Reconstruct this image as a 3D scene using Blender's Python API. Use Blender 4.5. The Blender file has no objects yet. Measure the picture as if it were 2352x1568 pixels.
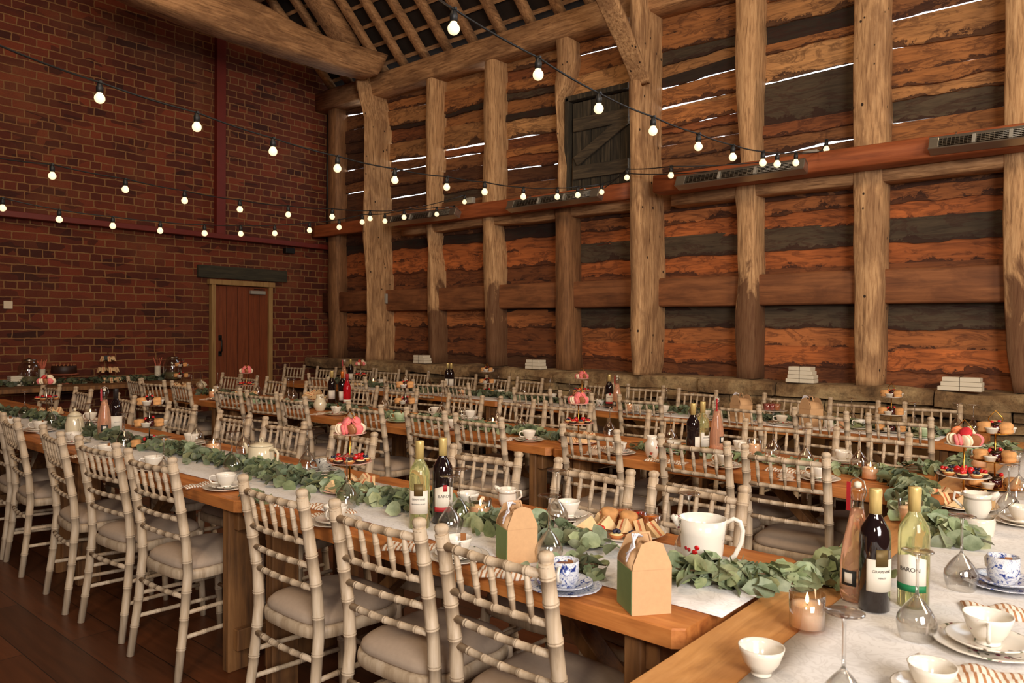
import bpy, math, random
from mathutils import Vector, Matrix, noise
import numpy as np
rnd = random.Random(7)
PI = math.pi
S = bpy.context.scene
COL = S.collection

# ---------------------------------------------------------------- camera
CX, CY, H = 1176.0, 784.0, 1.45
_L = np.array([-865., 740.]); _R = np.array([2670., 771.]); _c = np.array([CX, CY])
F = float(np.sqrt(-np.dot(_L - _c, _R - _c)))
def _d(p):
    v = np.array([p[0] - CX, -(p[1] - CY), -F]); return v / np.linalg.norm(v)
_Y = _d(_R); _X = -_d(_L); _X = _X - np.dot(_X, _Y) * _Y; _X /= np.linalg.norm(_X); _Z = np.cross(_X, _Y)
M = np.array([_X, _Y, _Z])
def ray(u, v): return M @ np.array([(u - CX) / F, -(v - CY) / F, -1.0])
def Pz(u, v, z):
    r = ray(u, v); return Vector(r * ((z - H) / r[2])) + Vector((0, 0, H))
def Py(u, v, y):
    r = ray(u, v); return Vector(r * (y / r[1])) + Vector((0, 0, H))
def Px(u, v, x):
    r = ray(u, v); return Vector(r * (x / r[0])) + Vector((0, 0, H))
def Pd(u, v, t): return Vector(ray(u, v) * t) + Vector((0, 0, H))
def proj(p):
    q = M.T @ np.array([p[0], p[1], p[2] - H]); return CX + F * q[0] / -q[2], CY - F * q[1] / -q[2]

cam = bpy.data.cameras.new('camera'); co = bpy.data.objects.new('camera', cam); COL.objects.link(co)
cam.sensor_width = 36; cam.sensor_fit = 'HORIZONTAL'; cam.lens = F / 2352 * 36
mw = Matrix([[M[i][j] for j in range(3)] + [0] for i in range(3)] + [[0, 0, 0, 1]]); mw.translation = Vector((0, 0, H))
co.matrix_world = mw
cam.dof.use_dof = True; cam.dof.focus_distance = 3.6; cam.dof.aperture_fstop = 7
cam.clip_start = 0.02
S.camera = co
S.view_settings.view_transform = 'Standard'; S.view_settings.look = 'None'; S.view_settings.gamma = 1
S.view_settings.use_curve_mapping = False
S.view_settings.exposure = 0.0

# ---------------------------------------------------------------- world and lights
w = bpy.data.worlds.new('daylight'); S.world = w; w.use_nodes = True
bg = w.node_tree.nodes['Background']; bg.inputs[0].default_value = (.86, .93, 1, 1); bg.inputs[1].default_value = 5.0
def area(name, loc, target, sx, sy, power, color):
    l = bpy.data.lights.new(name, 'AREA'); l.shape = 'RECTANGLE'; l.size = sx; l.size_y = sy; l.energy = power; l.color = color
    o = bpy.data.objects.new(name, l); COL.objects.link(o); o.location = loc
    o.rotation_euler = (Vector(target) - Vector(loc)).to_track_quat('-Z', 'Y').to_euler()
    return o
area('window_light', (3.0, -0.8, 2.7), (-1.2, 3.0, .8), 2.2, 2.0, 365, (1, .94, .90))
area('doorway_light', (0.4, -2.6, 3.4), (-3.6, 4.4, 1.6), .6, .6, 92, (1, .84, .66))
area('wall_fill_light', (3.3, 3.2, 3.9), (-2.2, 7.0, 2.6), 1.6, 1.6, 190, (1, .80, .56))  # added fill light, unseen, brightens the right part of the timber wall
area('overhead_area', (-2.5, 1.5, 5.6), (-3.5, 6.2, 1.5), 1.6, 1.6, 84, (1, .68, .40))  # unseen warm area light high up, aimed at the back tables
area('overhead_area', (-6.0, 2.0, 5.2), (-8.6, 4.6, 1.0), 1.6, 1.6, 34, (1, .70, .44))  # second unseen area light overhead, aimed toward the far left

# ---------------------------------------------------------------- mesh builder
class MB:
    def __init__(s): s.v = []; s.f = []; s.m = []; s.s = []; s.c = []; s.pe = None; s.mi = 0; s.col = (1, 1, 1)
    def face(s, idx, smooth=True): s.f.append(idx); s.m.append(s.mi); s.s.append(smooth); s.c.append(s.col)
    def add(s, vs): n = len(s.v); s.v.extend([tuple(q) for q in vs]); return n
    def rings(s, R, closed=True, cap=True, smooth=True):
        n = len(R[0]); b = [s.add(r) for r in R]
        for i in range(len(R) - 1):
            for j in range(n if closed else n - 1):
                k = (j + 1) % n
                s.face((b[i] + j, b[i] + k, b[i + 1] + k, b[i + 1] + j), smooth)
        if cap and closed:
            s.face(tuple(b[0] + j for j in reversed(range(n))), False)
            s.face(tuple(b[-1] + j for j in range(n)), False)
    def lathe(s, prof, seg=20, c=(0, 0, 0), cap=True, sx=1, sy=1, ax=None, wav=None):
        R = []
        for r, z in prof:
            ring = []
            for j in range(seg):
                a = 2 * PI * j / seg; rr = r * (1 + (wav[0] * math.cos(wav[1] * a) if wav else 0))
                p = Vector((rr * math.cos(a) * sx, rr * math.sin(a) * sy, z))
                if ax is not None: p = ax @ p
                ring.append(p + Vector(c))
            R.append(ring)
        s.rings(R, cap=cap)
    def tube(s, pts, r, seg=10, cap=True):
        pts = [Vector(p) for p in pts]; rr = r if isinstance(r, (list, tuple)) else [r] * len(pts)
        R = []; t0 = (pts[1] - pts[0]).normalized(); up = Vector((0, 0, 1)) if abs(t0.z) < .9 else Vector((1, 0, 0))
        n = t0.cross(up).normalized()
        for i, p in enumerate(pts):
            t = (pts[min(i + 1, len(pts) - 1)] - pts[max(i - 1, 0)]).normalized()
            n = (n - t * n.dot(t)).normalized(); b = t.cross(n)
            R.append([p + (n * math.cos(2 * PI * j / seg) + b * math.sin(2 * PI * j / seg)) * rr[i] for j in range(seg)])
        s.rings(R, cap=cap)
    def box(s, c, d, rot=None, bev=0.0):
        c = Vector(c); x, y, z = [q / 2 for q in d]
        if bev <= 0:
            P = [Vector((i * x, j * y, k * z)) for i in (-1, 1) for j in (-1, 1) for k in (-1, 1)]
            if rot: P = [rot @ q for q in P]
            b = s.add([c + q for q in P])
            for f in ((0, 1, 3, 2), (4, 6, 7, 5), (0, 4, 5, 1), (2, 3, 7, 6), (0, 2, 6, 4), (1, 5, 7, 3)): s.face(tuple(b + q for q in f), False)
            return
        R = []
        def ring(a, bb, zz):
            e = min(bev, a * .9, bb * .9)
            P = [(a, -bb + e), (a, bb - e), (a - e, bb), (-a + e, bb), (-a, bb - e), (-a, -bb + e), (-a + e, -bb), (a - e, -bb)]
            P = [Vector((px, py, zz)) for px, py in P]
            if rot: P = [rot @ q for q in P]
            return [c + q for q in P]
        s.rings([ring(x - bev, y - bev, -z), ring(x, y, -z + bev), ring(x, y, z - bev), ring(x - bev, y - bev, z)], smooth=False)
    def ball(s, c, r, sc=(1, 1, 1), n=8, seg=12, rot=None):
        R = []
        for i in range(1, n):
            a = PI * i / n
            ring = [Vector((r * sc[0] * math.sin(a) * math.cos(2 * PI * j / seg), r * sc[1] * math.sin(a) * math.sin(2 * PI * j / seg), -r * sc[2] * math.cos(a))) for j in range(seg)]
            R.append([Vector(c) + ((rot @ q) if rot else q) for q in ring])
        s.rings(R)
    def build(s, name, mats, parent=None, loc=None):
        me = bpy.data.meshes.new(name); me.from_pydata(s.v, [], s.f)
        for m in (mats if isinstance(mats, (list, tuple)) else [mats]): me.materials.append(m)
        me.polygons.foreach_set('material_index', s.m); me.polygons.foreach_set('use_smooth', s.s)
        if any(c != (1, 1, 1) for c in s.c):
            a = me.color_attributes.new('Col', 'FLOAT_COLOR', 'CORNER'); d = []
            for p, c in zip(s.f, s.c): d += (list(c[:3]) + [1]) * len(p)
            a.data.foreach_set('color', d)
        if s.pe:
            a = me.attributes.new('edge', 'FLOAT', 'POINT'); a.data.foreach_set('value', [s.pe.get(i, .5) for i in range(len(s.v))])
        me.update()
        o = bpy.data.objects.new(name, me); COL.objects.link(o)
        if parent: o.parent = parent
        if loc is not None: o.location = loc
        return o

REG = []
def reg(o, base, zone='', cat='thing', group=None, row=None):
    """label = base + zone; things that share both are told apart later by their place in the photo"""
    o['category'] = cat; REG.append([o, base, zone, row]); 
    if group: o['group'] = group
    return o
def empty(name, loc=(0, 0, 0), rz=0):
    o = bpy.data.objects.new(name, None); COL.objects.link(o); o.location = loc; o.rotation_euler = (0, 0, rz); o.empty_display_size = .05
    return o
def struct(o): o['kind'] = 'structure'; return o
KIDS = {}
def kids(o):
    return [c for c in KIDS.get(o.name, [])]
def snap(o):
    """remember the parts of a prototype so that copies can be made"""
    KIDS[o.name] = [c for c in bpy.data.objects if c.parent == o]
    for c in KIDS[o.name]: snap(c)
    return o
USED = set()
def place(proto, loc, rz=0, sc=1, tilt=None):
    if proto.name not in USED:
        USED.add(proto.name); r = proto
        if proto.name not in KIDS: snap(proto)
    else:
        def cp(o, par):
            c = o.copy(); COL.objects.link(c)
            if par: c.parent = par
            for k in kids(o): cp(k, c)
            return c
        r = cp(proto, None)
    for k in ('label', 'category', 'group'):
        if k in r: del r[k]
    r.location = loc; r.rotation_euler = tilt or (0, 0, rz); r.scale = (sc, sc, sc)
    return r

# ---------------------------------------------------------------- materials
def lin(r, g, b):
    f = lambda c: (c / 255 / 12.92) if c / 255 <= .04045 else ((c / 255 + .055) / 1.055) ** 2.4
    return (f(r), f(g), f(b), 1)
class NT:
    def __init__(s, name):
        s.mat = bpy.data.materials.new(name); s.mat.use_nodes = True; s.t = s.mat.node_tree; s.b = s.t.nodes['Principled BSDF']
    def n(s, typ, **kw):
        nd = s.t.nodes.new(typ)
        for k, v in kw.items():
            if k in nd.inputs: nd.inputs[k].default_value = v
            else: setattr(nd, k, v)
        return nd
    def l(s, a, b): s.t.links.new(a, b)
    def coord(s, scale=(1, 1, 1), kind='Object', rot=(0, 0, 0)):
        tc = s.n('ShaderNodeTexCoord'); mp = s.n('ShaderNodeMapping'); mp.inputs['Scale'].default_value = scale; mp.inputs['Rotation'].default_value = rot
        s.l(tc.outputs[kind], mp.inputs[0]); return mp.outputs[0]
    def noise(s, vec, scale=5, detail=6, rough=.6, dist=0):
        n = s.n('ShaderNodeTexNoise'); n.inputs['Scale'].default_value = scale; n.inputs['Detail'].default_value = detail
        n.inputs['Roughness'].default_value = rough; n.inputs['Distortion'].default_value = dist; s.l(vec, n.inputs['Vector']); return n.outputs[0]
    def ramp(s, fac, stops):
        r = s.n('ShaderNodeValToRGB'); e = r.color_ramp.elements
        while len(e) < len(stops): e.new(.5)
        for i, (p, c) in enumerate(stops): e[i].position = p; e[i].color = c if len(c) == 4 else tuple(c) + (1,)
        s.l(fac, r.inputs[0]); return r.outputs[0]
    def mix(s, fac, a, b, mode='MIX'):
        m = s.n('ShaderNodeMix', data_type='RGBA', blend_type=mode)
        for sock, val in ((m.inputs[0], fac), (m.inputs[6], a), (m.inputs[7], b)):
            if hasattr(val, 'is_output'): s.l(val, sock)
            else: sock.default_value = val
        return m.outputs[2]
    def bump(s, h, st=.3, dist=.01):
        b = s.n('ShaderNodeBump'); b.inputs['Strength'].default_value = st; b.inputs['Distance'].default_value = dist
        s.l(h, b.inputs['Height']); s.l(b.outputs[0], s.b.inputs['Normal'])
def plain(name, c, rough=.5, metal=0, spec=None, trans=0, ior=None, emit=None, es=0, var=0, vs=20, coat=0, sss=0):
    t = NT(name); b = t.b; b.inputs['Base Color'].default_value = c; b.inputs['Roughness'].default_value = rough; b.inputs['Metallic'].default_value = metal
    if trans: b.inputs['Transmission Weight'].default_value = trans
    if ior: b.inputs['IOR'].default_value = ior
    if emit: b.inputs['Emission Color'].default_value = emit; b.inputs['Emission Strength'].default_value = es
    if coat: b.inputs['Coat Weight'].default_value = coat
    if sss: b.inputs['Subsurface Weight'].default_value = sss; b.inputs['Subsurface Scale'].default_value = .01
    if var:
        v = t.coord(); n = t.noise(v, vs)
        t.l(t.ramp(n, [(.3, tuple(q * (1 - var) for q in c[:3])), (.7, tuple(min(1, q * (1 + var)) for q in c[:3]))]), b.inputs['Base Color']); t.bump(n, .15, .004)
    return t.mat
def wood(name, dark, mid, light, along='x', sc=1.0, rough=.65, stain=None, st=.5, attr=False, bump=.5, holes=False):
    t = NT(name); s = {'x': (1.2, 14, 14), 'y': (14, 1.2, 14), 'z': (14, 14, 1.2)}[along]; s = tuple(q * sc for q in s)
    v = t.coord(s); n = t.noise(v, 2.2, 10, .62, .6); v2 = t.coord(tuple(1.5 if q < 5 * sc else 4 for q in s)); n2 = t.noise(v2, 1.3, 5, .6, .8)
    c = t.ramp(n, [(.28, dark), (.5, mid), (.75, light)])
    if attr:
        a = t.n('ShaderNodeAttribute', attribute_name='Col'); c = t.mix(1.0, c, a.outputs[0], 'MULTIPLY')
    if stain: c = t.mix(t.ramp(n2, [(.45, (0, 0, 0)), (.6, (st, st, st))]), c, stain)
    if holes:
        vv = t.coord((1, 1, .8)); vo = t.n('ShaderNodeTexVoronoi'); vo.inputs['Scale'].default_value = 9; t.l(vv, vo.inputs['Vector'])
        c = t.mix(t.ramp(vo.outputs['Distance'], [(.09, (1, 1, 1)), (.12, (0, 0, 0))]), c, (.03, .015, .008, 1))
    t.l(c, t.b.inputs['Base Color']); t.b.inputs['Roughness'].default_value = rough; t.bump(n, bump, .006); return t.mat

M_post = wood('aged_oak', lin(104, 70, 42), lin(190, 148, 104), lin(226, 186, 138), 'z', 1.5, .85, lin(120, 84, 56), .5, bump=.8, holes=True)
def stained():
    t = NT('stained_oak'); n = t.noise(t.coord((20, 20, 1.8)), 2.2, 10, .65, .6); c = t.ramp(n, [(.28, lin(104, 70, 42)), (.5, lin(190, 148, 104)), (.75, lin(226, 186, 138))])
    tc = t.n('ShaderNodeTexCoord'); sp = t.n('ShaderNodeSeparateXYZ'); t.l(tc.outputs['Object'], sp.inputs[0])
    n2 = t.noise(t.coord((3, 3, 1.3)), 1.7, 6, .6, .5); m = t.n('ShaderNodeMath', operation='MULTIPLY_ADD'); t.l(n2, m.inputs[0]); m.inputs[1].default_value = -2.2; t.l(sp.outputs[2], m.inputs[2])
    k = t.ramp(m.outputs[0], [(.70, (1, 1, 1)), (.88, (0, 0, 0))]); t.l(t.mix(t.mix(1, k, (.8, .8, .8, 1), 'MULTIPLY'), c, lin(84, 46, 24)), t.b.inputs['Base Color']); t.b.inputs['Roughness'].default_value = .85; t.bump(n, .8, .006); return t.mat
M_beam = wood('aged_oak_beam', lin(100, 66, 40), lin(172, 128, 86), lin(206, 162, 116), 'x', 1.4, .8, lin(88, 56, 34), .5)
M_beamy = wood('aged_oak_tie', lin(100, 66, 40), lin(172, 128, 86), lin(206, 162, 116), 'y', 1.4, .8, lin(84, 52, 30), .5)
M_newpost = wood('newer_oak', lin(92, 60, 34), lin(140, 98, 62), lin(168, 122, 80), 'z', 1.3, .8, lin(88, 56, 32), .4)
M_rail = wood('orange_rail_wood', lin(116, 58, 28), lin(150, 78, 40), lin(170, 96, 54), 'x', .8, .6)
M_plank = wood('weatherboard', (.45, .38, .33, 1), (.95, .92, .9, 1), (1.25, 1.2, 1.1, 1), 'x', .8, .85, None, attr=True, bump=.8)
M_grey = wood('weathered_grey_boards', lin(28, 25, 20), lin(54, 48, 37), lin(92, 80, 62), 'z', 1, .9)
M_greyx = wood('weathered_grey_ledge', lin(38, 34, 28), lin(70, 60, 46), lin(104, 90, 68), 'x', 1, .9)
M_door = wood('stained_door_wood', lin(92, 42, 20), lin(118, 58, 28), lin(132, 68, 34), 'z', 1, .5)
M_frame = wood('pale_door_frame', lin(132, 100, 58), lin(156, 122, 74), lin(172, 138, 88), 'z', 1, .6)
M_lintel = wood('dark_lintel', lin(34, 32, 24), lin(56, 52, 38), lin(74, 66, 48), 'y', 1, .9)
M_redsteel = plain('red_painted_steel', lin(104, 30, 18), .55, var=.12, vs=8)
M_black = plain('black_rubber', (.012, .012, .012, 1), .5)
M_iron = plain('black_iron', (.02, .018, .016, 1), .45, .6)
M_grey_pl = plain('grey_plastic', lin(150, 146, 136), .5)
M_steel = plain('brushed_steel', lin(178, 172, 160), .35, .9)
M_heat = plain('heater_dark_reflector', lin(60, 52, 44), .3, .8)

# brick wall
def brick():
    t = NT('old_red_brick'); tc = t.n('ShaderNodeTexCoord'); sp = t.n('ShaderNodeSeparateXYZ'); cb = t.n('ShaderNodeCombineXYZ')
    t.l(tc.outputs['Object'], sp.inputs[0]); t.l(sp.outputs[1], cb.inputs[0]); t.l(sp.outputs[2], cb.inputs[1])
    wn = t.n('ShaderNodeTexNoise'); wn.inputs['Scale'].default_value = 9; wn.inputs['Detail'].default_value = 3; t.l(cb.outputs[0], wn.inputs[0])
    sub = t.n('ShaderNodeVectorMath', operation='SUBTRACT'); t.l(wn.outputs['Color'], sub.inputs[0]); sub.inputs[1].default_value = (.5, .5, .5)
    scl = t.n('ShaderNodeVectorMath', operation='SCALE'); t.l(sub.outputs[0], scl.inputs[0]); scl.inputs['Scale'].default_value = .028
    ad = t.n('ShaderNodeVectorMath', operation='ADD'); t.l(cb.outputs[0], ad.inputs[0]); t.l(scl.outputs[0], ad.inputs[1])
    b = t.n('ShaderNodeTexBrick', offset=.5, offset_frequency=2, squash=.52, squash_frequency=4)
    for k, v in dict(Scale=1, Color1=lin(80, 31, 15), Color2=lin(126, 56, 29), Mortar=lin(140, 100, 60)).items(): b.inputs[k].default_value = v
    b.inputs['Mortar Size'].default_value = .0075; b.inputs['Mortar Smooth'].default_value = .25; b.inputs['Bias'].default_value = -.2
    b.inputs['Brick Width'].default_value = .25; b.inputs['Row Height'].default_value = .0935; t.l(ad.outputs[0], b.inputs['Vector'])
    vo = t.noise(cb.outputs[0], 1.1, 4, .6); c = t.mix(t.ramp(vo, [(.5, (0, 0, 0)), (.75, (.5, .5, .5))]), b.outputs[0], lin(120, 78, 48))
    # single darker, browner bricks
    sc2 = t.n('ShaderNodeVectorMath', operation='MULTIPLY'); t.l(cb.outputs[0], sc2.inputs[0]); sc2.inputs[1].default_value = (4, 10.7, 1)
    wn2 = t.n('ShaderNodeTexVoronoi'); wn2.inputs['Scale'].default_value = 1.0; t.l(sc2.outputs[0], wn2.inputs['Vector'])
    sep = t.n('ShaderNodeSeparateColor'); t.l(wn2.outputs['Color'], sep.inputs[0])
    dk = t.ramp(sep.outputs[0], [(0, (.45, .42, .45)), (.25, (1, 1, 1)), (1, (1.15, 1.1, 1))]); m = t.mix(b.outputs['Fac'], dk, (1, 1, 1, 1))
    c = t.mix(1.0, c, m, 'MULTIPLY')
    fine = t.noise(cb.outputs[0], 70, 4, .7); c = t.mix(.35, c, t.ramp(fine, [(.3, (.3, .3, .3)), (.7, (1.3, 1.3, 1.3))]), 'MULTIPLY')
    t.l(c, t.b.inputs['Base Color']); t.b.inputs['Roughness'].default_value = .9
    inv = t.n('ShaderNodeMath', operation='SUBTRACT'); inv.inputs[0].default_value = 1; t.l(b.outputs['Fac'], inv.inputs[1])
    ad2 = t.n('ShaderNodeMath', operation='MULTIPLY_ADD'); t.l(fine, ad2.inputs[0]); ad2.inputs[1].default_value = .35; t.l(inv.outputs[0], ad2.inputs[2])
    t.bump(ad2.outputs[0], .7, .012); return t.mat
M_brick = brick()
def floorm():
    t = NT('brown_floor_boards'); v = t.coord((1, 1, 1)); b = t.n('ShaderNodeTexBrick', offset=.37)
    for k, x in dict(Scale=1, Color1=lin(64, 33, 15), Color2=lin(96, 52, 26), Mortar=lin(36, 16, 8)).items(): b.inputs[k].default_value = x
    b.inputs['Mortar Size'].default_value = .0025; b.inputs['Brick Width'].default_value = 1.9; b.inputs['Row Height'].default_value = .19; t.l(v, b.inputs['Vector'])
    n = t.noise(t.coord((1, 12, 1)), 3, 8, .65); c = t.mix(.7, b.outputs[0], t.ramp(n, [(.3, (.5, .45, .42)), (.7, (1.3, 1.25, 1.2))]), 'MULTIPLY')
    t.l(c, t.b.inputs['Base Color']); t.b.inputs['Roughness'].default_value = .38; t.bump(n, .12, .003); return t.mat
M_floor = floorm()
def stone():
    t = NT('old_sandstone'); v = t.coord((1, 1, 1)); n = t.noise(v, 2.3, 8, .65, .3); n2 = t.noise(v, 11, 8, .78)
    c = t.ramp(n, [(.3, lin(84, 60, 40)), (.45, lin(154, 122, 84)), (.6, lin(198, 170, 126)), (.75, lin(136, 116, 72))])
    c = t.mix(.6, c, t.ramp(n2, [(.38, (.22, .17, .13)), (.5, (.9, .88, .84)), (.68, (1.35, 1.33, 1.25))]), 'MULTIPLY')
    t.l(c, t.b.inputs['Base Color']); t.b.inputs['Roughness'].default_value = .95; t.bump(n2, 1, .035); return t.mat
M_stone = stone()
M_tan = plain('tan_render', lin(136, 104, 66), .9, var=.15, vs=5)
M_tile = plain('dark_roof_tile', lin(34, 24, 17), .9, var=.4, vs=6)

# ---------------------------------------------------------------- room shell
XB, YW = -9.95, 7.2
mb = MB(); mb.box((-3.2, 1.9, -.05), (13.6, 11.6, .1)); struct(mb.build('floor', M_floor))
mb = MB()
mb.v = [(XB, -3.6, 0), (XB, 7.4, 0), (XB, 7.4, 5.3), (XB, 3.0, 9.6), (XB, -3.6, 3.2), (XB - .3, -3.6, 0), (XB - .3, 7.4, 0), (XB - .3, 7.4, 5.3), (XB - .3, 3.0, 9.6), (XB - .3, -3.6, 3.2)]
for f in ((0, 1, 2, 3, 4), (9, 8, 7, 6, 5), (0, 5, 6, 1), (1, 6, 7, 2), (2, 7, 8, 3), (3, 8, 9, 4), (4, 9, 5, 0)): mb.face(f, False)
struct(mb.build('wall_left', M_brick))
mb = MB(); mb.box((3.75, 1.9, 4.8), (.3, 11.6, 9.6)); struct(mb.build('wall_right_gable', M_brick))
mb = MB(); mb.box((-3.2, -3.75, 2.7), (13.6, .3, 5.4)); struct(mb.build('wall_front', M_brick))

# timber plank wall, bay by bay: every boundary is (v at left, v at right, gap left mm, gap right mm, colour key of the board below)
C = dict(o=lin(168, 112, 64), t=lin(176, 128, 80), b=lin(134, 90, 54), d=lin(92, 58, 34), g=lin(82, 70, 54), k=lin(50, 38, 28), r=lin(138, 82, 46), w=lin(190, 144, 94), O=lin(180, 104, 54), T=lin(176, 110, 62), B=lin(128, 76, 42))
BAYS = [
 (783, 838, [(236, 222, 0, 0, 'b'), (243, 231, 5, 6, 'b'), (268, 256, 6, 5, 'b'), (305, 292, 3, 6, 'd'), (331, 320, 0, 0, 'd'), (353, 344, 0, 0, 'd'), (396, 384, 9, 9, 'd'), (428, 414, 2, 0, 'b'), (447, 437, 1, 7, 'd'), (482, 472, 1, 6, 'd'), (520, 512, 0, 0, 'd')]),
 (885, 980, [(198, 170, 0, 0, 'b'), (207, 181, 8, 8, 'b'), (234, 213, 0, 0, 'o'), (258, 239, 1, 6, 't'), (291, 275, 0, 0, 'k'), (299, 286, 0, 0, 'r'), (332, 317, 7, 1, 't'), (372, 360, 8, 8, 'b'), (396, 380, 1, 3, 'd'), (414, 400, 0, 0, 'b'), (430, 414, 0, 0, 'd'), (457, 442, 10, 5, 'd'), (485, 471, 7, 2, 'b'), (512, 500, 0, 0, 'b')]),
 (1008, 1112, [(158, 130, 0, 0, 'b'), (168, 140, 6, 6, 'b'), (183, 159, 0, 0, 't'), (219, 192, 0, 0, 'o'), (263, 232, 0, 0, 'k'), (272, 246, 0, 0, 'o'), (299, 280, 0, 0, 't'), (347, 329, 4, 14, 'r'), (365, 349, 6, 1, 'b'), (398, 379, 3, 3, 'd'), (422, 407, 0, 0, 'b'), (446, 430, 0, 0, 'g'), (470, 455, 0, 0, 'b')]),
 (1153, 1284, [(118, 84, 0, 0, 'b'), (130, 94, 10, 13, 't'), (165, 137, 0, 0, 'r'), (196, 168, 0, 0, 'o'), (216, 192, 0, 0, 'g'), (232, 208, 0, 0, 'o'), (269, 245, 0, 0, 'k'), (280, 256, 0, 0, 'w'), (321, 300, 4, 1, 'r'), (349, 331, 0, 0, 'o'), (361, 344, 0, 0, 'r'), (390, 374, 5, 4, 'd'), (427, 409, 1, 7, 'b'), (462, 446, 0, 0, 'b')]),
 (1310, 1450, [(84, 52, 0, 0, 'b'), (103, 68, 0, 0, 'o'), (131, 96, 4, 4, 'o'), (184, 146, 0, 0, 'w'), (232, 208, 0, 0, 'k'), (440, 418, 0, 0, 'b'), (470, 455, 0, 0, 'b')]),
 (1512, 1692, [(-20, -60, 0, 0, 'b'), (17, -25, 12, 5, 'b'), (40, 0, 0, 0, 'o'), (90, 40, 0, 0, 'o'), (122, 78, 0, 0, 'g'), (150, 104, 0, 0, 't'), (187, 132, 0, 0, 'k'), (207, 158, 5, 0, 'o'), (251, 208, 7, 1, 't'), (260, 226, 0, 0, 'o'), (300, 258, 0, 4, 'r'), (309, 280, 0, 0, 'b'), (339, 307, 2, 6, 'b'), (367, 340, 0, 0, 'b'), (398, 372, 0, 0, 'o'), (430, 400, 0, 0, 'b')]),
 (1746, 1962, [(-50, -95, 0, 0, 'o'), (10, -40, 0, 0, 't'), (64, 8, 0, 0, 'k'), (112, 62, 0, 0, 'o'), (127, 72, 0, 0, 'w'), (194, 142, 7, 5, 'g'), (292, 254, 0, 1, 'r'), (321, 282, 0, 0, 'b'), (360, 316, 5, 8, 'b'), (405, 365, 0, 0, 'b')]),
 (2032, 2310, [(-60, -130, 0, 0, 'b'), (51, -15, 9, 2, 't'), (113, 70, 1, 3, 'o'), (178, 122, 0, 7, 'o'), (206, 157, 0, 0, 't'), (234, 188, 0, 0, 'g'), (288, 244, 1, 3, 'o'), (345, 305, 0, 0, 'b')]),
 (2380, 2500, [(-60, -130, 0, 0, 'b'), (90, 60, 0, 0, 't'), (178, 150, 0, 0, 'o'), (250, 230, 0, 0, 'o'), (345, 305, 0, 0, 'b')]),
]
ZL = [Py(2304, v, YW).z for v in (372, 440, 487, 540, 598, 622, 700, 753, 809, 857, 900)]
LCOL = ['T', 'O', 'g', 'O', 'B', 'k', 'g', 'T', 'O', 'B']
LCOL2 = ['g', 'O', 'O', 'B', 'B', 'k', 'T', 'B', 'B', 'd']
mb = MB()
def plank(x0, x1, zt0, zt1, zb0, zb1, yoff, col, wav=.006, seed=0):
    n = max(6, int((x1 - x0) / .05)); m = 5; g = []
    for i in range(n + 1):
        t = i / n; x = x0 + (x1 - x0) * t; zt = zt0 + (zt1 - zt0) * t; zb = zb0 + (zb1 - zb0) * t
        w1 = noise.noise(Vector((x * 3.1, seed * 7.3, 0))) * wav + noise.noise(Vector((x * 11, seed * 3.3, 5))) * wav * .5
        zb += w1 - abs(noise.noise(Vector((x * 1.7, seed, 9)))) * wav * 0.6; rowp = []
        for j in range(m + 1):
            s = j / m; z = zb + (zt - zb) * s
            y = YW + yoff - .010 * (1 - s) + noise.noise(Vector((x * 2, z * 5, seed))) * .008
            rowp.append(Vector((x, y, z)))
        g.append(rowp)
    v = noise.random() * .3 + .85; mb.col = (col[0] * v, col[1] * v, col[2] * v)
    R = []
    for rowp in g:
        back = [Vector((p.x, p.y + .028, p.z)) for p in (rowp[-1], rowp[0])]
        R.append([rowp[0]] + rowp[1:] + back)
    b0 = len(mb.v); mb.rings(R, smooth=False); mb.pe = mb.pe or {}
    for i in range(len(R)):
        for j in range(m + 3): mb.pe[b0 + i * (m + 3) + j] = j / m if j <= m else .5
noise.seed_set(3)
for bi, (u0, u1, rows) in enumerate(BAYS):
    xa, xb = Py(u0, 300, YW).x, Py(u1, 300, YW).x; x0, x1 = (xa - .10 if bi else XB - .1), xb + .10
    e = (x1 - x0) / (xb - xa)
    L = []
    for (va, vb, ga, gb, ck) in rows:
        za, zb_ = Py(u0, va, YW).z, Py(u1, vb, YW).z; zm = (za + zb_) / 2; dz = (zb_ - za) * e / 2
        L.append((zm - dz, zm + dz, ga / 1000, gb / 1000, ck))
    L.append((2.72, 2.72, 0, 0, 'b'))
    for i in range(len(L) - 1):
        a, b = L[i], L[i + 1]
        gap = a[2] + a[3] > 0; gapb = b[2] + b[3] > 0
        tl, tr = (a[0] - a[2] * 1.1 - .002 * (a[2] > 0), a[1] - a[3] * 1.1 - .002 * (a[3] > 0)) if gap else (a[0] + .012, a[1] + .012)
        bl, br = (b[0] + b[2] * .3, b[1] + b[3] * .3) if gapb else (b[0] - .012, b[1] - .012)
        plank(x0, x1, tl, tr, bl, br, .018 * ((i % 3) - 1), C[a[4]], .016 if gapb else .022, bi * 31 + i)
    dark = LCOL if bi >= 4 else LCOL2
    for i in range(len(ZL) - 1):
        j = noise.random() * .01
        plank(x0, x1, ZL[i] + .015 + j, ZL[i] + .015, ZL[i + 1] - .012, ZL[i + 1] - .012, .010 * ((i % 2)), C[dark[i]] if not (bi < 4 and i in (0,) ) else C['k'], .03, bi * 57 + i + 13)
mb.col = C['k']; mb.box((-3.6, YW + .075, 1.75), (13.2, .03, 2.1)); mb.box((-3.6, YW + .09, .5), (13.2, .12, 1.0))  # dark backing added behind the lower boards so no daylight leaks through
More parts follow.
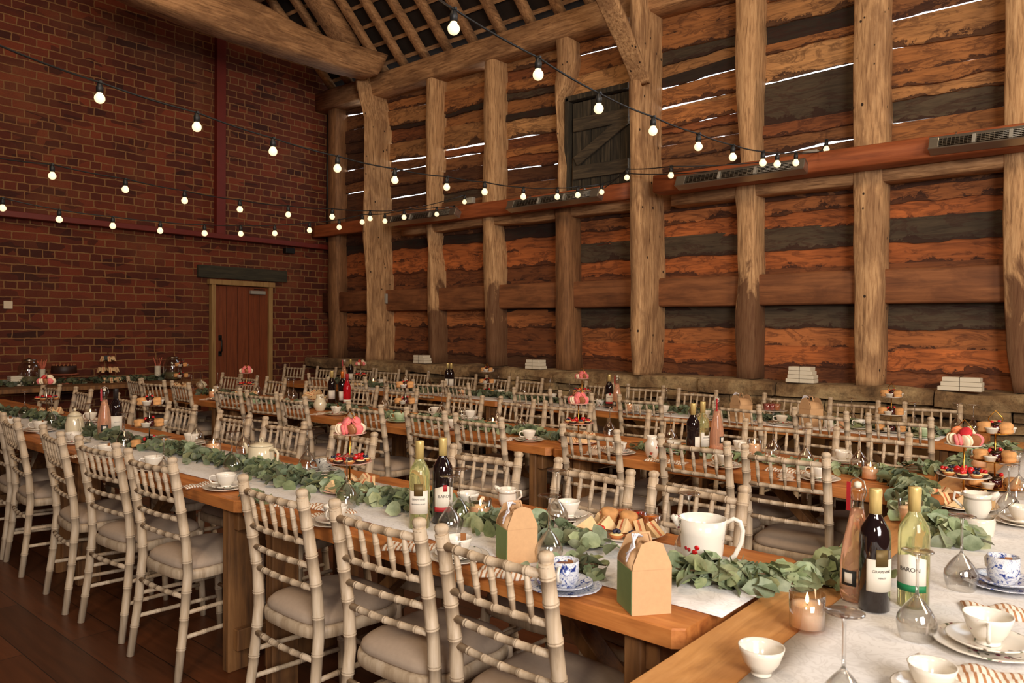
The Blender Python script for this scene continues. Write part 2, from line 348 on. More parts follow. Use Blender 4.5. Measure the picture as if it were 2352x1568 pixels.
def plankmat():
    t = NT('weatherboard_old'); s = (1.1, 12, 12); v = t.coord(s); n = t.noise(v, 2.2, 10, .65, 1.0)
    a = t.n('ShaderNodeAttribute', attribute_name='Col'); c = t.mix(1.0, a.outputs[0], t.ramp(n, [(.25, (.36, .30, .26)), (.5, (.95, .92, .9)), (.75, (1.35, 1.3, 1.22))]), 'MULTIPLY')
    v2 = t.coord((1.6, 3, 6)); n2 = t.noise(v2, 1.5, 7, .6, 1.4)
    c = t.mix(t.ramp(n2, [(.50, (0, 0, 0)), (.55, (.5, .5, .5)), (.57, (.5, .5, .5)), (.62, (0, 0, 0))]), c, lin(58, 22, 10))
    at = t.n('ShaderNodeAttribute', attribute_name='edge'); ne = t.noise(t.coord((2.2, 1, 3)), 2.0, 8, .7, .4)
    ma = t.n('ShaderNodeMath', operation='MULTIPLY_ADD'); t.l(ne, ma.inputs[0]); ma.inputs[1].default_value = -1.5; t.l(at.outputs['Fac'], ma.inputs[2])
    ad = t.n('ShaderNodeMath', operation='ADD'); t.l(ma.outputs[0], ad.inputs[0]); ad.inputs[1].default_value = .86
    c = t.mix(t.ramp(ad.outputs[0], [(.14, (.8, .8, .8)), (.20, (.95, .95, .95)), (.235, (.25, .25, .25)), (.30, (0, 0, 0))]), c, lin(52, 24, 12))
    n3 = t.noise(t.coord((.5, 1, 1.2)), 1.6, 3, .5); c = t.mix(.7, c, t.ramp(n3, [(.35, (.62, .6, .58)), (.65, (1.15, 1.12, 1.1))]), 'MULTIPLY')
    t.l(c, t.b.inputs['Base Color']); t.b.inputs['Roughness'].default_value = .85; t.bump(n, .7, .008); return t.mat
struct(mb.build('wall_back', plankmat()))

# stone plinth and tan base under the timber wall
mb = MB()
def slab(x0, x1, z0, z1, y0, y1, amp, seed):
    n = max(5, int((x1 - x0) / .05)); R = []
    for i in range(n + 1):
        x = x0 + (x1 - x0) * i / n; P = []
        for (y, z) in ((y1, z0), (y0, z0), (y0 - .01, (z0 + z1) / 2), (y0, z1 - .02), (y0 + .03, z1), (y1, z1)):
            q = Vector((x * 2.3, y * 3 + seed, z * 7)); P.append(Vector((x, y + (noise.noise(q) * amp if y < y1 else 0), z + noise.noise(q + Vector((5, 5, 5))) * amp * .7)))
        R.append(P)
    mb.rings(R, smooth=False)
for i, (z0, z1) in enumerate(((.87, 1.0), (.77, .87), (.69, .77), (.60, .69))):
    x = -9.9 + .3 * i
    while x < 3.4:
        L_ = rnd.uniform(.6, 1.7) if i == 0 else rnd.uniform(.14, .55)
        slab(x, min(x + L_ - .012, 3.5), z0 + .006, z1, 6.75 + .025 * i + rnd.uniform(-.03, .04) * (1 + .4 * i), 7.3, .05, x * 3 + i); x += L_
mb.mi = 1; mb.box((-3.2, 7.05, .31), (13.4, .56, .62))
struct(mb.build('wall_base', [M_stone, M_tan]))

# roof slopes, battens and tiles
def roof():
    mb = MB()
    y0, z0, k = 7.42, 5.12, .95
    def q(y): return z0 + .02 + (7.1 - y) * k
    yr = 2.8
    mb.v = [(XB - .3, y0, q(y0) + .13), (3.8, y0, q(y0) + .13), (3.8, yr, q(yr) + .13), (XB - .3, yr, q(yr) + .13), (3.8, -3.9, q(yr) - 6.7 * k + .1), (XB - .3, -3.9, q(yr) - 6.7 * k + .1)]
    mb.v += [(a, b, c + .06) for a, b, c in mb.v]
    for f in ((0, 3, 2, 1), (3, 5, 4, 2), (6, 7, 8, 9), (9, 8, 10, 11), (0, 1, 7, 6), (5, 11, 10, 4), (0, 6, 9, 3), (3, 9, 11, 5), (1, 2, 8, 7), (2, 4, 10, 8)): mb.face(f, False)
    mb.mi = 1; a = math.atan(k); rot = Matrix.Rotation(-a, 3, 'X')
    y = 7.3
    while y > 3.0:
        mb.box((-3.2, y, q(y) + .105), (13.3, .045, .028), rot); y -= .2
    return struct(mb.build('ceiling', [M_tile, M_beam]))
roof()
# ---------------------------------------------------------------- timbers
def loft(mb, spec, jit=.006, n=3, seed=0):
    """spec: list of (centre, half-width vector, half-depth vector); rounded rectangular sections, a little irregular"""
    R = []
    for i in range(len(spec) - 1):
        for k in range(n if i < len(spec) - 2 else n + 1):
            t = k / n; c = spec[i][0].lerp(spec[i + 1][0], t); a = spec[i][1].lerp(spec[i + 1][1], t); b = spec[i][2].lerp(spec[i + 1][2], t)
            ring = []
            for (s, u) in ((1, -.86), (1.02, 0), (1, .86), (.88, 1), (0, 1.02), (-.88, 1), (-1, .86), (-1.02, 0), (-1, -.86), (-.88, -1), (0, -1.02), (.88, -1)):
                p = c + a * s + b * u; q = p * 3.5 + Vector((seed, 0, 0)); ring.append(p + Vector((noise.noise(q), noise.noise(q + Vector((9, 0, 0))), noise.noise(q + Vector((0, 9, 0))))) * jit)
            R.append(ring)
    mb.rings(R, smooth=True)
_st = stained
def stained(): 
    global M_st
    M_st = globals().get('M_st') or _st(); return M_st
def post(name, pts, yf, mat, base, zbot=None, depth=.3, stain=None):
    ps = []
    for (v, ul, ur) in pts:
        a, b = Py(ul, v, yf), Py(ur, v, min(yf + depth, 7.12)); b.y = a.y; b.z = a.z; ps.append(((a + b) / 2 + Vector((0, depth / 2, 0)), Vector(((b.x - a.x) / 2, 0, 0)), Vector((0, -depth / 2, 0))))
    if zbot: ps[-1][0].z = zbot
    mb = MB(); loft(mb, ps, .012, 4, yf * 10 + pts[0][1]); o = mb.build(name, mat)
    reg(o, base, '', 'post', 'upright posts of the timber wall'); return o
post('timber_post', [(243, 752, 786), (420, 752, 786), (560, 752, 787), (700, 753, 788), (832, 754, 789)], 7.0, M_newpost, 'square wooden post in the corner beside the brick wall', 1.0, .25)
post('timber_post', [(168, 817, 871), (200, 818, 878), (267, 836, 887), (379, 837, 889), (490, 840, 884), (545, 840, 883), (634, 843, 894), (714, 845, 894), (785, 847, 894), (828, 845, 889)], 6.72, M_post, 'gnarled oak post carrying the end of the big tie beam', 1.0, .5)
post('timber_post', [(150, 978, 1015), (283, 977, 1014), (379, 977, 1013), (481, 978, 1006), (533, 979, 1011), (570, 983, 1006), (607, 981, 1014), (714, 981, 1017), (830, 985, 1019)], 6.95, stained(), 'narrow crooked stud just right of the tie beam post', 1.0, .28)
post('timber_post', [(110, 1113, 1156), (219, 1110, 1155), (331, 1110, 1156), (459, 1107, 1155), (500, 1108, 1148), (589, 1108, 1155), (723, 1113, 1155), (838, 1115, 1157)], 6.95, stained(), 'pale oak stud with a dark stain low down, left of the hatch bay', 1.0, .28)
post('timber_post', [(60, 1275, 1323), (140, 1279, 1323), (197, 1272, 1317), (232, 1274, 1299), (299, 1283, 1299), (379, 1282, 1309), (460, 1282, 1309)], 6.95, M_post, 'short waney stud along the left side of the dark hatch', None, .28)
post('timber_post', [(478, 1274, 1326), (671, 1274, 1326), (848, 1276, 1328)], 6.95, M_newpost, 'straight brown stud below the hatch', 1.0, .28)
post('timber_post', [(-200, 1440, 1512), (0, 1445, 1512), (60, 1447, 1515), (190, 1443, 1514), (300, 1445, 1512), (430, 1446, 1516), (500, 1446, 1518), (620, 1447, 1521), (727, 1447, 1520), (830, 1448, 1517), (873, 1451, 1510)], 6.72, M_post, 'thick nail-holed main post to the right of the hatch', 1.0, .5)
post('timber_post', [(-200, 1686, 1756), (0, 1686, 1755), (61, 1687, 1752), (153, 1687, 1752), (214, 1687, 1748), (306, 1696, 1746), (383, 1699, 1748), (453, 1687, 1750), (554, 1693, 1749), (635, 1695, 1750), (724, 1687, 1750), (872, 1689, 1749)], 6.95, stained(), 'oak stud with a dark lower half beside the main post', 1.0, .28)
post('timber_post', [(-250, 1960, 2050), (0, 1960, 2047), (162, 1959, 2044), (324, 1959, 2044), (405, 1959, 2040), (562, 1958, 2037), (683, 1959, 2037), (805, 1961, 2033), (884, 1963, 2031)], 6.95, M_post, 'broad pale post with a round knot near its top', 1.0, .28)
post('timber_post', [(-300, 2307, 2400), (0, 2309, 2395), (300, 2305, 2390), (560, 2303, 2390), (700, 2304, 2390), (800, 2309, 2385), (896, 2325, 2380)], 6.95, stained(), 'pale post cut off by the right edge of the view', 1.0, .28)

def hbeam(name, x0, x1, z0, z1, yf, depth, mat, label, cat='beam', wob=.004, sag=None, n=14, grp=None):
    sp = []
    for i in range(n + 1):
        x = x0 + (x1 - x0) * i / n; dz = noise.noise(Vector((x, z0, 3))) * wob * 4
        sp.append((Vector((x, yf + depth / 2, (z0 + z1) / 2 + dz)), Vector((0, 0, (z1 - z0) / 2)), Vector((0, depth / 2, 0))))
    mb = MB(); loft(mb, sp, wob, 1, x0); o = mb.build(name, mat); reg(o, label, '', cat, grp); return o
ZR0, ZR1 = Py(1093, 500, 6.88).z, Py(1093, 468, 6.88).z
hbeam('wall_plate', -9.95, 3.4, 4.77, 5.06, 6.93, .32, M_beam, 'heavy horizontal wall plate along the top of the timber wall')
xm1, xm2 = Py(1446, 450, 6.72).x, Py(1514, 450, 6.72).x; xp1, xp2 = Py(840, 500, 6.72).x, Py(886, 500, 6.72).x
hbeam('rail', -9.93, xp1 - .02, ZR0, ZR1, 6.86, .085, M_rail, 'orange-brown rail between brick wall and tie beam post', 'rail', .001)
hbeam('rail', xp2 + .02, xm1 - .02, ZR0, ZR1, 6.86, .085, M_rail, 'orange-brown rail carrying two heaters under the hatch', 'rail', .001)
hbeam('rail', xm2 - .06, 3.4, ZR0, ZR1, 6.70, .24, M_rail, 'orange-brown rail running right from the main post', 'rail', .001)
zb = Py(2303, 387, 7.0).z
hbeam('ledge_board', xp2, xm1, zb, ZR0 + .02, 7.0, .2, M_beam, 'rough board below the rail left of the main post', 'board', .006)
hbeam('ledge_board', xm2, 3.4, zb, ZR0 + .02, 6.97, .22, M_beam, 'rough greenish board below the rail right of the main post', 'board', .006)
zt, zbm = Py(2303, 606, 7.05).z, Py(2303, 692, 7.05).z
hbeam('timber_beam', -9.9, 3.4, zbm, zt, 7.05, .16, wood('sawn_oak', lin(98, 60, 34), lin(138, 86, 50), lin(158, 102, 62), 'x', .8, .75, lin(80, 42, 22), .45), 'wide sawn beam at half height behind the posts')

# tie beam, brace, principal rafter, rafters
def ybeam(name, pts, x, wx, mat, label, cat='beam'):
    sp = []
    for (u1, v1, u2, v2) in pts:
        a, b = Px(u1, v1, x), Px(u2, v2, x); sp.append(((a + b) / 2 - Vector((wx / 2, 0, 0)), (b - a) / 2, Vector((wx / 2, 0, 0))))
    mb = MB(); loft(mb, sp, .014, 4, x); o = mb.build(name, mat); reg(o, label, '', cat); return o
ybeam('tie_beam', [(868, 172, 893, 125), (830, 166, 845, 108), (740, 140, 765, 88), (640, 108, 700, 60), (540, 75, 640, 28), (440, 40, 560, -15), (340, 0, 460, -60), (200, -60, 300, -130)], -8.2, .34, M_beamy, 'huge crooked tie beam reaching from the wall post toward the viewer', 'beam')
def bracef():
    sp = []
    for (y, z, hw) in ((6.75, 3.98, .03), (6.62, 4.15, .10), (6.35, 4.42, .13), (6.0, 4.72, .15), (5.6, 5.02, .15), (5.1, 5.3, .15)):
        sp.append((Vector((-4.08, y, z)), Vector((0, -.55, .85)).normalized() * hw, Vector((.10, 0, 0))))
    mb = MB(); loft(mb, sp, .006, 3, 2); o = mb.build('brace', M_post); reg(o, 'pale curved brace springing from the main post', '', 'brace'); return o
bracef()
def rafter(x, zofs, w_, h_, label, y1=3.2, yb=7.12, name='rafter', mat=None):
    sp = []; n = 10; k = .95
    for i in range(n + 1):
        y = yb - (yb - y1) * i / n; z = 5.12 + (7.1 - y) * k + zofs
        dx = noise.noise(Vector((x * 3, y * .8, 1))) * .03
        sp.append((Vector((x + dx, y, z)), Vector((w_ / 2, 0, 0)), Vector((0, .69, .725)) * h_ / 2))
    mb = MB(); loft(mb, sp, .006, 2, x); o = mb.build(name, mat or M_beamy); return o
RX = [-8.47, -8.07, -7.63, -7.2, -6.73, -6.26, -5.81, -5.36, -4.93, -4.5, -4.05, -3.6, -3.15]
for x in RX: reg(rafter(x, -.02, .11, .09, ''), 'pole rafter rising', 'above the timber wall', 'rafter', 'pole rafters of the roof')
for x in (-9.72, -9.28): reg(rafter(x, -.02, .11, .09, ''), 'rafter glimpsed', 'between brick wall and tie beam', 'rafter', 'pole rafters of the roof')
reg(rafter(-8.78, -.12, .30, .22, '', name='principal_rafter', yb=6.7), 'broad principal rafter standing on the tie beam', '', 'rafter')
hbeam('purlin', XB, -7.2, 5.95, 6.2, 5.55, .22, M_beam, 'purlin crossing in front of the rafters at top left')

# hatch in the timber wall
h = empty('hatch', (Py(1372, 320, 7.1).x, 7.1, Py(1372, 440, 7.1).z)); reg(h, 'small dark weathered hatch with a diagonal brace', 'high in the timber wall', 'hatch')
hx0, hx1 = Py(1303, 320, 7.1).x, Py(1446, 320, 7.1).x; hz0, hz1 = Py(1375, 428, 7.1).z, Py(1375, 222, 7.1).z
ox, oz = h.location.x, h.location.z
def rel(x, y, z): return (x - ox, y - 7.1, z - oz)
n = 6; wv = (hx1 - hx0 - .06) / n
mb = MB()
for i in range(n): mb.box(rel(hx0 + .06 + wv * (i + .5), 7.13, (hz0 + hz1) / 2), (wv * .93, .03, hz1 - hz0 + rnd.uniform(-.02, 0)), None, .004)
mb.build('board_panel', M_grey, h)
for zz in (Py(1385, 275, 7.1).z, Py(1385, 388, 7.1).z):
    mb = MB(); mb.box(rel((hx0 + hx1) / 2 + .04, 7.10, zz), (hx1 - hx0 - .1, .035, .15), None, .005); mb.build('ledge', M_greyx, h)
a, b = Py(1322, 372, 7.09), Py(1440, 272, 7.09); d = b - a
mb = MB(); mb.box(rel(*((a + b) / 2)), (d.length, .03, .12), Matrix.Rotation(-math.atan2(d.z, d.x), 3, 'Y'), .005); mb.build('brace', M_greyx, h)
mb = MB(); mb.box(rel(hx0 + .015, 7.1, (hz0 + hz1) / 2), (.05, .09, hz1 - hz0 + .1), None, .004); mb.box(rel((hx0 + hx1) / 2, 7.1, hz1 + .04), (hx1 - hx0, .09, .06), None, .004); mb.build('frame', M_grey, h)

# ---------------------------------------------------------------- things on the brick wall
def bx(name, mat, lo, hi, par=None, bev=.004):
    mb = MB(); c = [(lo[i] + hi[i]) / 2 for i in range(3)]; mb.box((0, 0, 0) if par is None else Vector(c) - par.location, [abs(hi[i] - lo[i]) for i in range(3)], None, bev)
    return mb.build(name, mat, par, c if par is None else None)
o = bx('steel_beam', M_redsteel, (-9.94, -3.5, 2.667), (-9.80, 7.25, 2.735)); reg(o, 'long horizontal red-painted steel beam on the brick wall', '', 'beam')
o = bx('steel_column', M_redsteel, (-9.94, 5.29, 2.736), (-9.86, 5.42, 8.2)); reg(o, 'upright red steel column on the brick wall', '', 'column')
d = empty('door_1', (-9.93, 5.69, 0)); struct(d)
bx('door_leaf', M_door, (-9.93, 5.28, .01), (-9.90, 6.10, 2.03), d)
for yy in (5.45, 5.62, 5.79, 5.96): bx('board_joint', M_iron, (-9.899, yy, .02), (-9.896, yy + .003, 2.02), d, 0)
for nm, lo, hi in (('jamb', (-9.94, 5.22, 0), (-9.86, 5.28, 2.1)), ('jamb', (-9.94, 6.10, 0), (-9.86, 6.16, 2.1)), ('door_head', (-9.94, 5.19, 2.04), (-9.85, 6.19, 2.11))): bx(nm, M_frame, lo, hi, d)
hd = MB(); hd.tube([Vector((-9.89, 5.36, 1.10)) - d.location, Vector((-9.85, 5.36, 1.13)) - d.location, Vector((-9.845, 5.355, 1.2)) - d.location, Vector((-9.85, 5.36, 1.27)) - d.location, Vector((-9.89, 5.36, 1.30)) - d.location], .012, 8)
hd.box(Vector((-9.893, 5.36, 1.09)) - d.location, (.012, .05, .07), None, .004); hd.box(Vector((-9.893, 5.36, 1.31)) - d.location, (.012, .05, .07), None, .004); hd.build('door_handle', M_iron, d)
cl = bx('door_closer', M_grey_pl, (-9.89, 5.80, 1.93), (-9.84, 6.03, 1.98), d); 
hd = MB(); hd.box(Vector((-9.86, 5.94, 2.0)) - d.location, (.02, .16, .012)); hd.build('closer_arm', M_iron, d)
o = bx('lintel', M_lintel, (-9.95, 5.05, 2.13), (-9.90, 6.42, 2.30)); reg(o, 'dark old timber lintel over the brown door', '', 'lintel')
p = Px(19, 700, -9.93); o = bx('light_switch', plain('white_plastic', lin(214, 196, 168), .4), (-9.95, p.y - .045, p.z - .045), (-9.93, p.y + .045, p.z + .045)); reg(o, 'white square switch plate on the brick wall', '', 'switch')
p = Px(662, 574, -9.9); o = bx('junction_box', M_iron, (-9.95, p.y - .06, p.z - .05), (-9.86, p.y + .09, p.z + .03)); reg(o, 'small black box fixed under the red steel beam', '', 'box')
mb = MB(); mb.tube([(-9.93, 7.15, 2.8), (-9.93, 7.15, 4.9)], .02, 8); reg(mb.build('drain_pipe', M_black), 'thin black pipe in the corner of brick and timber walls', '', 'pipe')
xe = Py(894, 690, 7.12).x; p = Px(890, 686, xe + .02); o = bx('electric_switch', M_grey_pl, (xe - .03, p.y - .05, p.z - .07), (xe + .05, p.y + .05, p.z + .07)); reg(o, 'small grey metal switch box on the gnarled post', '', 'switch')
for (u, v) in ((1078, 462), (1858, 357)):
    p = Py(u, v, 6.86); o = bx('junction_box', M_grey_pl, (p.x - .05, 6.83, p.z - .03), (p.x + .08, 6.89, p.z + .04)); reg(o, 'pale junction box on the rail beside the', 'left heaters' if u < 1200 else 'right-hand bulbs', 'box')

# infrared heaters
def heater(u0, v0, u1, v1, label, big=.10):
    a, b = Py(u0, v0, 6.66), Py(u1, v1, 6.66); c = (a + b) / 2; Lh = (b - a).length
    h = empty('infrared_heater', c, 0); reg(h, label, '', 'heater', 'infrared heaters on the rail')
    T = Matrix.Rotation(-math.atan2(b.z - a.z, b.x - a.x), 3, 'Y') @ Matrix.Rotation(math.radians(-24), 3, 'X')
    mb = MB(); R = []
    for x in (-Lh / 2, Lh / 2): R.append([T @ Vector((x, y, z)) for y, z in ((.05, .045), (-.05, .055), (-.06, .045), (-.045, .035), (.02, .03), (.02, -.03), (-.045, -.04), (-.06, -.05), (-.05, -.055), (.05, -.045))])
    mb.rings(R, smooth=False); mb.build('housing', M_steel, h)
    mb = MB(); mb.box(T @ Vector((0, .0, 0)), (Lh * .86, .03, .062), T); mb.build('reflector', M_heat, h)
    for s in (-1, 1): mb = MB(); mb.box(T @ Vector((s * (Lh / 2 - Lh * .04), -.012, 0)), (Lh * .08, .085, .098), T, .004); mb.build('end_cap', M_steel, h)
    mb = MB(); 
    for i in range(5): mb.tube([T @ Vector((-Lh * .42, -.048, -.03 + .015 * i)), T @ Vector((Lh * .42, -.048, -.03 + .015 * i))], .0018, 5)
    for i in range(26): x = -Lh * .42 + Lh * .84 * i / 25; mb.box(T @ Vector((x, -.048, 0)), (.003, .003, .07), T)
    mb.build('grille', M_steel, h)
    for x in (-.14, .14): mb = MB(); mb.box(T @ Vector((x * Lh, -.03, 0)), (.025, .05, .075), T, .003); mb.build('element_holder', M_grey_pl, h)
    for x in (-.3, .3): mb = MB(); mb.tube([Vector((x * Lh, .0, .05)), Vector((x * Lh, .06, .10)), Vector((x * Lh, .18, .06))], .01, 6); mb.build('bracket', M_steel, h)
heater(893, 509, 1052, 489, 'steel infrared heater farthest left on the rail')
heater(1170, 476, 1380, 446, 'steel infrared heater directly below the hatch')
heater(1557, 422, 1852, 382, 'steel infrared heater right of the main post')
heater(2136, 338, 2440, 300, 'steel infrared heater at the right edge of the view')

# festoon lights
M_bulb = plain('warm_lit_bulb', (1, .86, .6, 1), .4, emit=(1, .78, .44, 1), es=1.2)
def festoon(pts, t0, s0, t1, s1, label, pre=None, post=None, rb=.027):
    P = []
    n = len(pts)
    for i, (u, v) in enumerate(pts):
        k = (u - pts[0][0]) / (pts[-1][0] - pts[0][0]); k = min(max(k, 0), 1); t = 1 / ((1 - k) / t0 + k / t1); P.append(Pd(u, v, t))
    o = empty('festoon_lights', P[0]); reg(o, label, '', 'string lights', 'festoon lights'); L0 = P[0]
    tops = [p + Vector((0, 0, .085)) for p in P]
    if pre: tops = [Pd(*q) for q in pre] + tops
    if post: tops += [Pd(*q) for q in post]
    path = []
    for i in range(len(tops) - 1):
        for k in range(6):
            s = k / 6; q = tops[i].lerp(tops[i + 1], s); q.z -= .06 * (tops[i + 1] - tops[i]).length * s * (1 - s); path.append(q - L0)
    path.append(tops[-1] - L0); mb = MB(); mb.tube(path, .0052, 6); mb.build('cable', M_black, o)
    for p in P:
        q = p - L0; s = MB(); s.ball((0, 0, 0), rb, (1, 1, 1), 10, 14); s.lathe([(.012, .02), (.016, .022), (.014, .036)], 10)
        b = s.build('bulb', M_bulb, o, q)
        s = MB(); s.lathe([(.017, .028), (.018, .06), (.013, .072), (.008, .088)], 10); s.box((0, 0, .085), (.028, .014, .012)); s.build('lamp_holder', M_black, b)
festoon([(229, 226), (452, 292), (627, 348), (775, 387), (907, 414), (1026, 430), (1113, 441), (1202, 452), (1280, 452), (1327, 448), (1382, 441)], 4.0, 26, 7.9, 14, 'upper string of bulbs crossing in front of the brick wall', pre=[(-80, 70, 3.2)], post=[(1441, 398, 7.7), (1541, 399, 7.4), (1650, 390, 7.1)])
festoon([(120, 404), (288, 435), (424, 461), (551, 481), (662, 493), (763, 498), (850, 502), (928, 499), (1003, 492), (1043, 489)], 5.6, 19, 9.4, 12, 'middle string of bulbs crossing in front of the brick wall', pre=[(-80, 348, 4.8)])
festoon([(6, 478), (136, 504), (259, 519), (368, 530), (470, 536), (553, 537), (631, 536), (711, 529), (779, 522), (832, 510), (884, 508), (1067, 464)], 6.3, 16, 9.4, 11, 'lowest string of bulbs level with the red steel beam', pre=[(-80, 455, 5.8)])
festoon([(1042, 66), (1236, 172), (1375, 250), (1500, 301), (1604, 337), (1683, 361), (1752, 374), (1785, 377), (1828, 374), (1887, 370), (1898, 343)], 3.3, 32, 6.7, 17, 'nearest string of large bulbs below the roof', pre=[(940, -60, 2.7)])
festoon([(1440, 408), (1541, 403)], 7.5, 12, 7.0, 12, 'pair of bulbs on the cable at the main post', pre=[(1382, 436, 7.9)], post=[(1750, 372, 6.8)])
# ---------------------------------------------------------------- prototypes
M_chair = wood('limewashed_chair_wood', lin(158, 134, 106), lin(192, 170, 142), lin(212, 192, 166), 'z', 1.4, .55, lin(164, 138, 106), .25, bump=.1)
M_cush = plain('taupe_cushion_fabric', lin(168, 148, 128), .95, var=.05, vs=60)
M_top = wood('orange_pine_tabletop', lin(142, 78, 34), lin(190, 118, 58), lin(212, 144, 78), 'x', .8, .5, lin(126, 66, 28), .35, bump=.2)
M_topy = wood('pale_pine_tabletop', lin(160, 106, 54), lin(204, 146, 84), lin(220, 164, 104), 'y', .8, .5, lin(140, 80, 36), .35, bump=.2)
M_leg = wood('rough_table_timber', lin(70, 44, 22), lin(126, 84, 44), lin(150, 106, 60), 'z', .9, .7, lin(76, 52, 28), .4)
M_china = plain('white_china', lin(226, 216, 200), .16, coat=.4)
M_cream = plain('cream_china', lin(222, 208, 176), .2, coat=.4)
M_green = plain('pale_green_china', lin(190, 206, 170), .2, coat=.4)
M_gold = plain('gold_metal', lin(206, 150, 66), .25, 1)
M_silver = plain('silver_cutlery', lin(190, 180, 165), .22, 1)
def thinglass(name='clear_glass', base=.08, pw=1.9):
    t = NT(name); lw = t.n('ShaderNodeLayerWeight'); lw.inputs['Blend'].default_value = .5; tr = t.n('ShaderNodeBsdfTransparent'); tr.inputs[0].default_value = (.96, .95, .93, 1)
    gl = t.n('ShaderNodeBsdfGlossy'); gl.inputs['Roughness'].default_value = .04; mx = t.n('ShaderNodeMixShader')
    p = t.n('ShaderNodeMath', operation='POWER'); t.l(lw.outputs['Facing'], p.inputs[0]); p.inputs[1].default_value = pw
    m = t.n('ShaderNodeMath', operation='MULTIPLY_ADD'); t.l(p.outputs[0], m.inputs[0]); m.inputs[1].default_value = .8; m.inputs[2].default_value = base
    t.l(m.outputs[0], mx.inputs[0]); t.l(tr.outputs[0], mx.inputs[1]); t.l(gl.outputs[0], mx.inputs[2]); t.l(mx.outputs[0], t.t.nodes['Material Output'].inputs[0]); return t.mat
M_glass = thinglass(); M_glass2 = thinglass('glass_stem', .34, 1.2)
M_wax = plain('cream_wax', lin(240, 218, 190), .45, sss=.3, emit=lin(255, 150, 90), es=.3)  # wax emits faint orange: the flame's glow is put into the material
M_flame = plain('candle_flame', (1, .8, .4, 1), .5, emit=(1, .66, .28, 1), es=14)
def pattern(name, base, cols, scale=26, th=.22, kind='spots', rough=.18):
    t = NT(name); v = t.coord((1, 1, 1)); vo = t.n('ShaderNodeTexVoronoi'); vo.inputs['Scale'].default_value = scale; t.l(v, vo.inputs['Vector'])
    sp = t.n('ShaderNodeSeparateColor'); t.l(vo.outputs['Color'], sp.inputs[0])
    if kind == 'spots':
        st = []; n = len(cols)
        for i, c in enumerate(cols): st.append((i / n, c))
        r = t.ramp(sp.outputs[0], st); t.t.nodes[-1]
        big = t.noise(v, 11, 2, .5); m1 = t.ramp(vo.outputs['Distance'], [(th, (1, 1, 1)), (th + .05, (0, 0, 0))]); m2 = t.ramp(big, [(.54, (0, 0, 0)), (.57, (1, 1, 1))])
        c = t.mix(t.mix(1, m1, m2, 'MULTIPLY'), base, r)
    else:
        n = t.noise(v, scale, 5, .75, 1.5); c = t.ramp(n, [(.38, cols[0]), (.43, cols[1]), (.47, base), (.56, base), (.58, cols[1]), (.62, base)])
    t.l(c, t.b.inputs['Base Color']); t.b.inputs['Roughness'].default_value = rough; return t.mat
M_floral = pattern('red_floral_china', lin(232, 222, 206), [lin(176, 40, 40), lin(60, 96, 60), lin(196, 88, 70)], 60, .42)
M_floral2 = pattern('sprigged_china', lin(230, 222, 208), [lin(90, 60, 50), lin(90, 110, 80), lin(150, 60, 80)], 75, .34)
M_blue = pattern('blue_willow_china', lin(214, 214, 216), [lin(30, 44, 110), lin(60, 84, 150)], 30, .3, 'willow')
M_dark = pattern('dark_willow_china', lin(200, 196, 186), [lin(20, 22, 34), lin(40, 44, 60)], 30, .3, 'willow')
def stripes():
    t = NT('striped_napkin'); w_ = t.n('ShaderNodeTexWave', bands_direction='X'); w_.inputs['Scale'].default_value = 22; w_.inputs['Distortion'].default_value = .6; w_.inputs['Detail Scale'].default_value = .3
    t.l(t.coord(), w_.inputs[0]); t.l(t.ramp(w_.outputs[1], [(.62, lin(232, 222, 206)), (.72, lin(176, 122, 80))]), t.b.inputs['Base Color']); t.b.inputs['Roughness'].default_value = .95; return t.mat
M_nap = stripes()
def damask():
    t = NT('white_patterned_cloth'); n = t.noise(t.coord((1, 1, 1)), 16, 1, .5, 3.0); r = t.ramp(n, [(.42, lin(224, 220, 216)), (.5, lin(210, 205, 200)), (.58, lin(224, 220, 216))])
    t.l(r, t.b.inputs['Base Color']); t.b.inputs['Roughness'].default_value = .9; t.bump(n, .15, .003); return t.mat
M_cloth = damask()
def leafm(name, d, l_):
    t = NT(name); a = t.n('ShaderNodeAttribute', attribute_name='Col'); n = t.noise(t.coord(), 30, 3)
    t.l(t.mix(1, t.ramp(n, [(.3, d), (.7, l_)]), a.outputs[0], 'MULTIPLY'), t.b.inputs['Base Color']); t.b.inputs['Roughness'].default_value = .55; return t.mat
M_leaf = leafm('eucalyptus_leaf', lin(108, 120, 84), lin(154, 162, 124))
M_stem = plain('eucalyptus_stem', lin(104, 80, 52), .8)
M_kraft = plain('kraft_card', lin(202, 160, 116), .85, var=.04, vs=70)
M_greenside = plain('green_tinted_card', lin(128, 150, 96), .85, var=.1, vs=12)
M_ribbon = plain('white_ribbon', lin(225, 220, 225), .5)
M_paper = plain('cream_paper', lin(222, 212, 190), .8)
M_wine = plain('dark_red_wine_bottle', (.012, .006, .006, 1), .06, coat=.5)
M_white = plain('white_wine_glass_bottle', (.86, .84, .42, 1), .02, trans=.85, ior=1.35)
M_rose = plain('rose_lemonade_bottle', (1, .58, .38, 1), .03, trans=.72, ior=1.35)
M_red = plain('red_cordial_bottle', (.75, .02, .03, 1), .03, trans=.6, ior=1.35)
M_cap = plain('gold_foil_capsule', lin(216, 190, 122), .35, .35)
M_cap2 = plain('orange_foil_capsule', lin(206, 112, 40), .4, .3)
M_capd = plain('dark_foil_capsule', (.02, .015, .015, 1), .4)
M_label = plain('cream_bottle_label', lin(226, 218, 202), .7)
M_ink = plain('dark_label_ink', lin(60, 52, 48), .7)
M_bronze = plain('bronze_label_panel', lin(104, 84, 44), .5, .4)
M_redp = plain('red_label_panel', lin(168, 30, 36), .6)
M_greenp = plain('green_label_panel', lin(20, 116, 66), .6)
M_blk = plain('black_label_panel', (.02, .02, .02, 1), .6)
